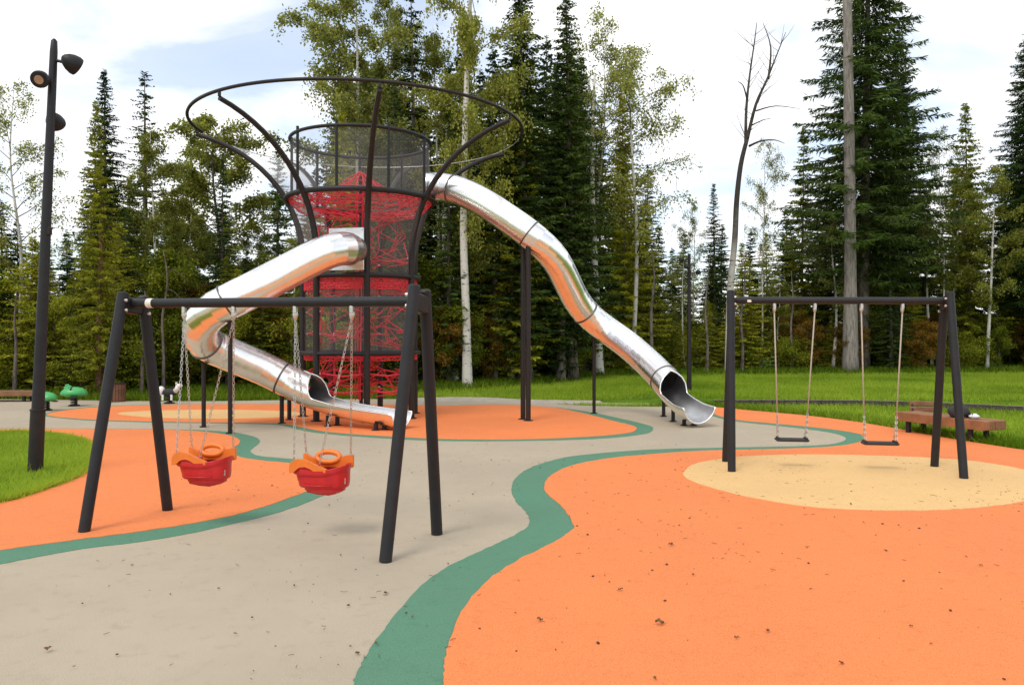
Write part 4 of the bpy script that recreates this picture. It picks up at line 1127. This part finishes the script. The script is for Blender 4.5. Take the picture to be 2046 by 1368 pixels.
def hanger(root, p, rb):
    h = MB(); h.box(p + Vector((0, 0, -rb - .02)), (.035, .05, .07), bev=.006)
    h.lathe([(.02, 0), (.026, -.03), (.012, -.07)], 8, p + Vector((0, 0, -rb - .04)))
    h.build('hanger', M['zinc'], root, True, 35)
def toddler_seat(label, pa, pb, cpx, cpy, grp=None):
    """red tub with orange arm frame, hung by four chains from two hangers on the bar"""
    ha, hb = bar_pt(A1, B1_, pa), bar_pt(A1, B1_, pb)
    Yc = (ha.y + hb.y) / 2
    c = P(cpx, cpy, Yc)                                  # centre of the tub rim
    u = (B1_ - A1); u.z = 0; u.normalize(); v = Vector((-u.y, u.x, 0)); wv = Vector((0, 0, 1))
    u2 = (u * math.cos(R(10)) + v * math.sin(R(10))); v2 = Vector((-u2.y, u2.x, 0)); u, v = u2, v2
    root = thing('toddler_swing', label, 'swing seat', (c.x, c.y, c.z - .20))
    def L(x, y, z): return c + (u * x * 1.03 + v * y * .85 + wv * z) * .80
    n = 40
    def outline(hl, hv, z, ex=2.6, zf=None, sx=0):
        o = []
        for k in range(n):
            a = 2 * math.pi * k / n; ca, sa = math.cos(a), math.sin(a)
            x = hl * math.copysign(abs(ca) ** (2 / ex), ca) + sx; y = hv * math.copysign(abs(sa) ** (2 / ex), sa)
            o.append(L(x, y, z + (zf(x) if zf else 0)))
        return o
    rim = lambda x: .055 * max(0, (x - .02) / .25) ** 1.5 + .012 * max(0, -x / .25)
    lv = [outline(.298, .200, -.055, zf=rim), outline(.306, .207, -.035, zf=rim), outline(.306, .207, 0, zf=rim), outline(.290, .192, .004, zf=rim), outline(.284, .186, -.01, zf=rim), outline(.255, .160, -.12), outline(.225, .14, -.17)]
    ou = [outline(.298, .200, -.055, zf=rim), outline(.272, .188, -.062, zf=lambda x: rim(x) * .7, sx=.020), outline(.268, .184, -.12, sx=.022), outline(.262, .178, -.165, sx=.022), outline(.250, .168, -.185, sx=.024), outline(.215, .155, -.192, sx=.03), outline(.208, .148, -.222, sx=.035), outline(.15, .11, -.248, sx=.045)]
    tub = MB()
    def skin(ls, flip):
        for i in range(len(ls) - 1):
            vs = ls[i] + ls[i + 1]
            fs = [(k, (k + 1) % n, n + (k + 1) % n, n + k) for k in range(n)]
            tub.add(vs, [tuple(reversed(f)) for f in fs] if flip else fs)
        tub.add(ls[-1], [tuple(range(n)) if not flip else tuple(reversed(range(n)))])
    skin(lv, False); skin(ou, True)
    o = tub.build('tub', M['redtub'], root, True, 50)
    # long ribs moulded into the underside
    rb_ = MB()
    for y in (-.09, 0, .09):
        rb_.tube([L(-.13, y, -.222), L(-.02, y, -.243), L(.10, y, -.25), L(.17, y, -.232)], .016, 6)
    rb_.tube([L(-.17, -.184, -.150), L(.0, -.188, -.156), L(.16, -.184, -.150)], .006, 6); rb_.tube([L(-.17, .184, -.150), L(0, .188, -.156), L(.16, .184, -.150)], .006, 6)
    rb_.build('rib', M['redtub'], o, True)
    # seat divider
    MB().tube([L(-.10, 0, -.13), L(-.08, 0, -.02), L(-.06, 0, .05)], [.045, .04, .03], 10).build('crotch_post', M['redtub'], root, True)
    # arm frames: thick moulded plates following an arched outline
    def plate(outl, y0, y1, name, m):
        k = len(outl); vs = [L(x, y0 + ty, z) for (x, z, ty) in outl] + [L(x, y1 + ty, z) for (x, z, ty) in outl]
        q = k // 2                                    # outline = upper edge then lower edge reversed
        fs = []
        for i in range(q - 1):
            a_, b_, c_, d_ = i, i + 1, k - 2 - i, k - 1 - i
            fs += [(a_, b_, c_, d_), (k + d_, k + c_, k + b_, k + a_), (a_, k + a_, k + b_, b_), (d_, c_, k + c_, k + d_)]
        fs += [(0, k - 1, 2 * k - 1, k), (q - 1, k + q - 1, k + q, q)]
        return MB().add(vs, fs).build(name, m, root, True, 40)
    up_x = np.linspace(-.29, .10, 15)
    up = lambda x: float(np.interp(x, [-.29, -.26, -.20, -.12, -.03, .06, .10], [.055, .105, .125, .115, .075, .035, .02]))
    lo = lambda x: float(np.interp(x, [-.29, -.25, -.19, -.12, -.06, -.02, .10], [-.025, -.02, .035, .045, .02, -.01, -.012]))
    outl = [(x, up(x), 0) for x in up_x] + [(x, lo(x), 0) for x in reversed(up_x)]
    plate(outl, -.205, -.150, 'arm_rest', M['orgpl'])
    # far frame: two wings and an oval grip ring
    fx = np.linspace(-.26, .285, 23)
    upf = lambda x: float(np.interp(x, [-.26, -.22, -.12, -.04, .05, .13, .19, .285], [.135, .13, .07, .055, .055, .075, .125, .13]))
    lof = lambda x: float(np.interp(x, [-.26, -.2, -.1, 0, .1, .2, .285], [.03, -.01, -.01, 0, 0, -.01, .0]))
    outl = [(x, upf(x), 0) for x in fx] + [(x, lof(x), 0) for x in reversed(fx)]
    plate(outl, .150, .205, 'back_frame', M['orgpl'])
    MB().tube([L(.01 + .125 * math.cos(a), .175 + .03 * math.sin(a), .105 + .052 * math.sin(a)) for a in np.linspace(0, 2 * math.pi, 29)[:-1]], .024, 8, closed=True).build('grip_ring', M['orgpl'], root, True)
    MB().box(L(.262, -.06, -.11), (.02, .05, .06), bev=.006).build('buckle', M['zinc'], root, True, 35)
    rb2 = .043
    for h_, ends in ((ha, ((-.245, -.178, .10), (-.235, .178, .125))), (hb, ((.02, -.178, .045), (.255, .178, .12)))):
        hanger(root, h_, rb2)
        for e in ends:
            chain(h_ + Vector((0, 0, -rb2 - .10)), L(*e)).build('chain', M['zinc'], root)
    return root
toddler_seat('red and orange toddler swing seat hanging over the orange floor', 368, 467, 409, 921, None)
toddler_seat('red and orange toddler swing seat hanging beside the tall right legs over the green band', 590, 703, 644, 936, None)

def flat_swing(label, pa, pb, x0, x1, py):
    ha, hb = bar_pt(A2, B2_, pa), bar_pt(A2, B2_, pb); Y = (ha.y + hb.y) / 2
    c = P((x0 + x1) / 2, py, Y); hw = (x1 - x0) / 2 / F * Y
    u = (B2_ - A2); u.z = 0; u.normalize(); v = Vector((-u.y, u.x, 0))
    root = thing('flat_swing', label, 'swing seat', (c.x, c.y, c.z - .03))
    rot = Matrix((u, v, Vector((0, 0, 1)))).transposed()
    s = MB(); s.box(c, (hw * 2, .18, .035), rot, .014); s.build('seat', M['rubber_black'], root, True, 35)
    for h_, sg in ((ha, -1), (hb, 1)):
        hanger(root, h_, .046)
        e = c + u * sg * (hw - .035) + Vector((0, 0, .02)); top = h_ + Vector((0, 0, -.046 - .10)); k = top.lerp(e, .80)
        MB().tube([top, top.lerp(k, .5), k], .0095, 8).build('rope', M['rope'], root, True)
        for y in (-.06, .06): chain(k, e + v * y, .04, .004).build('chain', M['zinc'], root)
        MB().box(e, (.035, .16, .03), rot, .006).build('seat_clip', M['dark2'], root)
    return root
flat_swing('black flat swing seat on ropes hanging before the grey tongue of the floor', 1547, 1628, 1550, 1614, 878)
flat_swing('black flat swing seat on ropes hanging next to the bench side legs', 1721, 1803, 1724, 1792, 885)

# ================================================================== LAMP POSTS
def lamp_head(root, arm0, arm1, face, s=1.0):
    """teardrop head on a short stub arm, lens in the flat face"""
    arm0, arm1, face = Vector(arm0), Vector(arm1), Vector(face).normalized()
    ax = (arm1 - arm0).normalized()
    MB().tube([arm0, arm1], .022 * s, 8).build('lamp_arm', M['dark'], root, True, 40)
    rot = (-face).to_track_quat('Z', 'Y').to_matrix()
    c = arm1 + ax * .09 * s
    h = MB().lathe([(.105 * s, -.055 * s), (.128 * s, -.05 * s), (.135 * s, -.01 * s), (.12 * s, .06 * s), (.09 * s, .12 * s), (.045 * s, .165 * s), (.012 * s, .18 * s)], 20, c, rot)
    h.tube([arm1 - ax * .01, c], [.03 * s, .085 * s], 10)
    hd = h.build('lamp_head', M['dark'], root, True, 40)
    MB().lathe([(.066 * s, -.062 * s), (.070 * s, -.050 * s)], 20, c, rot).build('lens', M['lens'], hd, True, 40)
lp = thing('lamp_post', 'tall leaning dark lamp post with three spotlight heads on the lawn island', 'lamp post', G(70, 945))
b = G(70, 948); Yl = b.y; top = P(108.5, 78, Yl)
def lpp(t): return Vector((b.x, b.y, -.02)).lerp(top, t)
MB().tube([lpp(0), lpp(.15)], [.088, .085], 16).build('pole_base', M['dark2'], lp, True, 40)
MB().tube([lpp(.145), lpp(.5), lpp(.97), lpp(.995), lpp(1.0)], [.073, .060, .045, .036, .015], 16).build('pole', M['dark'], lp, True, 40)
MB().lathe([(.092, 0), (.092, .02), (.075, .03)], 16, lpp(.15)).build('collar', M['dark2'], lp, True, 40)
MB().box(lpp(.56) + Vector((.055, -.02, 0)), (.05, .06, .10), bev=.01).build('junction_box', M['dark2'], lp)
q = P(112, 121, Yl); lamp_head(lp, q, P(137, 127, Yl - .02), (.55, .75, -.40), .9)
q = P(103, 168, Yl); lamp_head(lp, q, q + Vector((-.02, -.12, -.0)), (.15, -.80, -.45), .78)
q = P(99, 240, Yl); lamp_head(lp, q, q + Vector((-.04, .16, .02)), (-.1, .85, -.5), .85)
fl = thing('lamp_post', 'distant dark lamp post on the lawn behind the end of the straight slide', 'lamp post', (*G(1377, 788).xy, -.02 + .1))
b2 = G(1377, 788)
MB().tube([Vector((b2.x, b2.y, 0)), Vector((b2.x, b2.y, 2)), P(1377, 507, b2.y)], [.075, .06, .045], 10).build('pole', M['dark2'], fl, True, 40)
for (x, y, f) in ((1377, 520, (-.25, -.1, 0)), (1377, 545, (.25, -.1, 0)), (1377, 535, (-.12, -.2, 0))):
    q = P(x, y, b2.y); lamp_head(fl, q, q + Vector(f) * .8, (f[0], .3, -.5), .55)
MB().box(P(1381, 632, b2.y), (.08, .08, .12), bev=.01).build('junction_box', M['dark2'], fl)

# ================================================================== BENCHES, BIN, SPRING TOYS
def plank_bench(label, p, q, hgt, depth, nplank, thick, back=False, legs=(.1, .9), mw='wood', seatm=None):
    p, q = Vector(p), Vector(q); d = q - p; L = d.length; u = d.normalized(); v = Vector((-u.y, u.x, 0))
    root = thing('bench', label, 'bench', ((p + q) / 2).to_tuple())
    rot = Matrix((u, v, Vector((0, 0, 1)))).transposed()
    pw = depth / nplank
    for i in range(nplank):
        c = (p + q) / 2 + v * (pw * (i + .5)) + Vector((0, 0, hgt - thick / 2))
        MB().box(c, (L - .01 * (i % 2), pw - .012, thick), rot, .01).build('plank', M[mw], root)
    for t in legs:
        for y in (.14, .86):
            c = p.lerp(q, t) + v * (depth * y)
            MB().box(Vector((c.x, c.y, (hgt - thick) / 2)), (.07, .07, hgt - thick + .02), rot, .008).build('leg', M['dark2'], root)
    MB().box((p + q) / 2 + Vector((0, 0, hgt - thick / 2)) - v * .012, (L, .02, thick * 1.02), rot, .004).build('apron', M[mw], root)
    if back:
        for k in range(2):
            c = (p + q) / 2 + v * (depth + .06 + .03 * k) + Vector((0, 0, hgt + .05 + .11 * k))
            MB().box(c, (L, .035, .095), rot, .01).build('back_slat', M[mw], root)
        for t in legs:
            c = p.lerp(q, t) + v * (depth + .03)
            MB().tube([Vector((c.x, c.y, .0)), Vector((c.x, c.y, hgt * .9)), Vector((c.x, c.y, hgt + .20)) + v * .08], .022, 8).build('back_support', M['dark2'], root)
    return root
bn = plank_bench('long brown wooden bench with a dark bag on it at the orange pad edge', G(1790, 862), G(1968, 887), .36, .50, 4, .15, legs=(.12, .82))
bp, bq = G(1790, 862), G(1968, 887); bv_ = Vector((-(bq - bp).y, (bq - bp).x, 0)).normalized()
bg_ = MB(); ellipsoid(bg_, bp.lerp(bq, .66) + bv_ * .16 + Vector((0, 0, .45)), .17, .14, .11, 14, 8, None, lambda q: Vector((q.x * (1.1 - q.z), q.y, q.z + .03 * math.sin(q.x * 30))))
bg_.tube([bp.lerp(bq, .64) + bv_ * .12 + Vector((0, 0, .5)), bp.lerp(bq, .68) + bv_ * .05 + Vector((0, 0, .62)), bp.lerp(bq, .72) + bv_ * .12 + Vector((0, 0, .5))], .014, 6)
tag(bg_.build('bag', M['bag'], None, True), 'dark slumped bag lying on the long brown bench', 'bag')
wb = MB().box(bp.lerp(bq, .80) + bv_ * .2 + Vector((0, 0, .403)), (.17, .14, .09), Matrix.Rotation(.4, 3, 'Z'), .04).build('white_packet', M['white'], None, True); tag(wb, 'white packet lying beside the dark bag on the bench', 'packet')
plank_bench('shorter wooden bench with backrest standing in the grass behind the long bench', P(1822, 838, 15.4).xy.to_3d(), P(1890, 838, 15.2).xy.to_3d(), .22, .34, 3, .05, True, mw='wood2')
plank_bench('long wooden bench beside the green spring rockers', Vector((-16.4, 20.4, 0)), Vector((-12.35, 20.6, 0)), .27, .5, 3, .12, legs=(.2, .6, .93), mw='wood2')
# bin
cb = G(235, 802)
tb_ = thing('litter_bin', 'brown slatted wooden litter bin at the forest edge', 'bin', (cb.x, cb.y, .0))
for k in range(16):
    a = 2 * math.pi * k / 16
    MB().box(Vector((cb.x + .185 * math.cos(a), cb.y + .185 * math.sin(a), .235)), (.02, .068, .45), Matrix.Rotation(a, 3, 'Z'), .006).build('slat', M['bin'], tb_)
MB().lathe([(.165, .01), (.168, .40)], 18, cb).build('liner', M['dark2'], tb_, True, 40)
MB().lathe([(.20, .455), (.205, .475), (.19, .485), (.10, .487)], 18, cb).build('rim', M['dark2'], tb_, True, 40)
# spring rockers
def spring(root, base, h, r=.07):
    MB().tube([Vector((base.x + r * math.cos(t), base.y + r * math.sin(t), .01 + h * t / (2 * math.pi * 5))) for t in np.linspace(0, 2 * math.pi * 5, 70)], .016, 6).build('spring', M['dark2'], root, True)
    MB().lathe([(.13, 0), (.13, .02), (.10, .03)], 14, (base.x, base.y, .006)).build('base_plate', M['dark'], root)
def turtle(px, py, label, rz, s=1.0):
    b = G(px, py); root = thing('spring_rocker', label, 'spring rocker', (b.x, b.y, 0))
    spring(root, b, .26 * s)
    rot = Matrix.Rotation(rz, 3, 'Z')
    def W(x, y, z): return Vector((b.x, b.y, 0)) + rot @ Vector((x * s, y * s, z * s))
    body = MB(); ellipsoid(body, W(0, 0, .30), .31 * s, .22 * s, .17 * s, 20, 10, rot, lambda q: Vector((q.x, q.y, q.z * (1 if q.z > 0 else .45))))
    body.build('shell', M['greenpl'], root, True)
    hd = MB(); ellipsoid(hd, W(-.13, 0, .43), .10 * s, .09 * s, .085 * s, 14, 8, rot)
    for y in (-.05, .05): ellipsoid(hd, W(-.155, y, .50), .032 * s, .03 * s, .035 * s, 8, 6, rot)
    h_ = hd.build('head', M['greenpl'], root, True)
    e = MB()
    for y in (-.055, .055): ellipsoid(e, W(-.18, y, .508), .014 * s, .014 * s, .014 * s, 6, 5, rot)
    e.build('eye', M['dark'], h_)
    MB().tube([W(-.02, -.20, .42), W(-.03, 0, .47), W(-.02, .20, .42)], .016 * s, 8).build('handlebar', M['dark'], root, True)
    for y in (-.2, .2): MB().box(W(.05, y, .22), (.16 * s, .08 * s, .03 * s), rot, .008).build('foot_rest', M['dark'], root)
turtle(148, 811, 'green spring rocker with raised head near the brown bin', R(10), 1.0)
turtle(92, 820, 'green spring rocker half hidden behind the tall lamp post', R(-20), .92)
b = G(338, 806); root = thing('spring_rocker', 'black and white animal spring rocker at the forest edge', 'spring rocker', (b.x, b.y, 0)); spring(root, b, .22, .06)
def W(x, y, z): return Vector((b.x + x, b.y + y, z))
bd = MB(); ellipsoid(bd, W(0, 0, .28), .20, .11, .10); bd.build('body', M['bag'], root, True)
bd = MB(); ellipsoid(bd, W(-.20, 0, .32), .09, .10, .12); bd.tube([W(-.22, 0, .38), W(-.25, 0, .22)], [.05, .06], 8); bd.build('rump', M['white'], root, True)
bd = MB(); bd.tube([W(.14, 0, .30), W(.20, 0, .38), W(.22, 0, .46)], [.07, .055, .045], 10); ellipsoid(bd, W(.25, 0, .45), .09, .05, .05)
bd.tube([W(.19, .03, .48), W(.18, .035, .54)], [.02, .006], 6); bd.tube([W(.19, -.03, .48), W(.18, -.035, .54)], [.02, .006], 6); bd.build('head', M['white'], root, True)
MB().tube([W(.13, -.13, .42), W(.13, .13, .42)], .012, 8).build('handlebar', M['dark'], root)
for x in (-.12, .1):
    MB().box(W(x, -.1, .16), (.05, .03, .14), bev=.006).build('leg', M['white'], root)

# ================================================================== FALLEN LEAVES AND CRUMBS
r_ = np.random.default_rng(4)
def leaf_mesh(seed):
    q = np.random.default_rng(seed); mb = MB(); n = 7; L = .05; vs = []
    for i in range(n):
        t = i / (n - 1); wd_ = .018 * math.sin(math.pi * (t * .92 + .04)) * (1 + .2 * q.normal()); z = .006 + .012 * math.sin(t * 3 + q.uniform(0, 2)) ** 2
        vs += [Vector((L * (t - .5), -wd_, z + .008)), Vector((L * (t - .5), 0, z)), Vector((L * (t - .5), wd_, z + .010 + .004 * q.random()))]
    fs = []
    for i in range(n - 1):
        for j in range(2): fs.append((i * 3 + j, i * 3 + j + 1, i * 3 + 4 + j, i * 3 + 3 + j))
    mb.add(vs, fs); mb.tube([vs[1 + 3 * (n - 1)], vs[1 + 3 * (n - 1)] + Vector((.02, .004, .004))], .0012, 4)
    me = bpy.data.meshes.new('fallen_leaf'); me.from_pydata([tuple(v) for v in mb.v], [], mb.f); me.materials.append(M['deadleaf']); return me
LM = [leaf_mesh(i) for i in range(4)]
spots = [(1472, 1279), (1308, 1360), (1078, 1244), (1318, 1250), (148, 1336), (824, 1236), (1425, 1118), (1820, 1255), (1535, 1265), (2010, 985), (1030, 1228), (895, 1130), (945, 990), (658, 1012), (1240, 1182), (1960, 1133), (752, 1290), (1110, 1302), (1340, 1092), (470, 1270), (1930, 1115), (1680, 1330), (262, 1082), (1860, 1290), (1700, 1010), (1620, 1180), (1385, 1152), (95, 1302), (165, 1210), (320, 992)]
for i, (px, py) in enumerate(spots):
    p = G(px, py); o = mesh_obj('fallen_leaf', LM[i % 4]); o.location = (p.x, p.y, .011); o.rotation_euler = (r_.normal(0, .1), r_.normal(0, .1), r_.uniform(0, 6.28)); s = min(1.1, .34 * math.exp(r_.normal(.25, .4))); o.scale = (s, s, s)
    tag(o, 'small dry brown leaf lying on the rubber floor', 'leaf', 'fallen leaves on the rubber floor')
# crumbs, needles, twigs: far too many to count
n = 1000
X = r_.uniform(-4, 6, n); Y = r_.uniform(2.3, 13, n)
hub = r_.integers(0, 26, n); hx = r_.uniform(-3, 6, 26); hy = r_.uniform(2.5, 11, 26); cl = r_.random(n) < .5
X = np.where(cl, hx[hub] + r_.normal(0, .35, n), X); Y = np.where(cl, hy[hub] + r_.normal(0, .35, n), Y)
k = ~inside(LAWN_L, X, Y) & (np.abs(X) < Y * .75); X, Y = X[k], Y[k]
mb = MB()
for x, y in zip(X, Y):
    c = Vector((x, y, .0145)); az = r_.uniform(0, 6.28)
    if r_.random() < .35:
        l = r_.uniform(.015, .05); d = Vector((math.cos(az), math.sin(az), 0)); mb.tube([c - d * l / 2, c + Vector((d.y, -d.x, 0)) * l * .12, c + d * l / 2], .0016, 4)
    else:
        s = min(.010, .0034 * math.exp(r_.normal(0, .55))); mb.box(c, (s * 2, s * 1.3, s * .7), Matrix.Rotation(az, 3, 'Z'))
tag(mb.build('leaf_litter', M['litter']), 'scattered twigs and crumbs of dry leaf over the rubber floor', 'litter', kind='stuff')
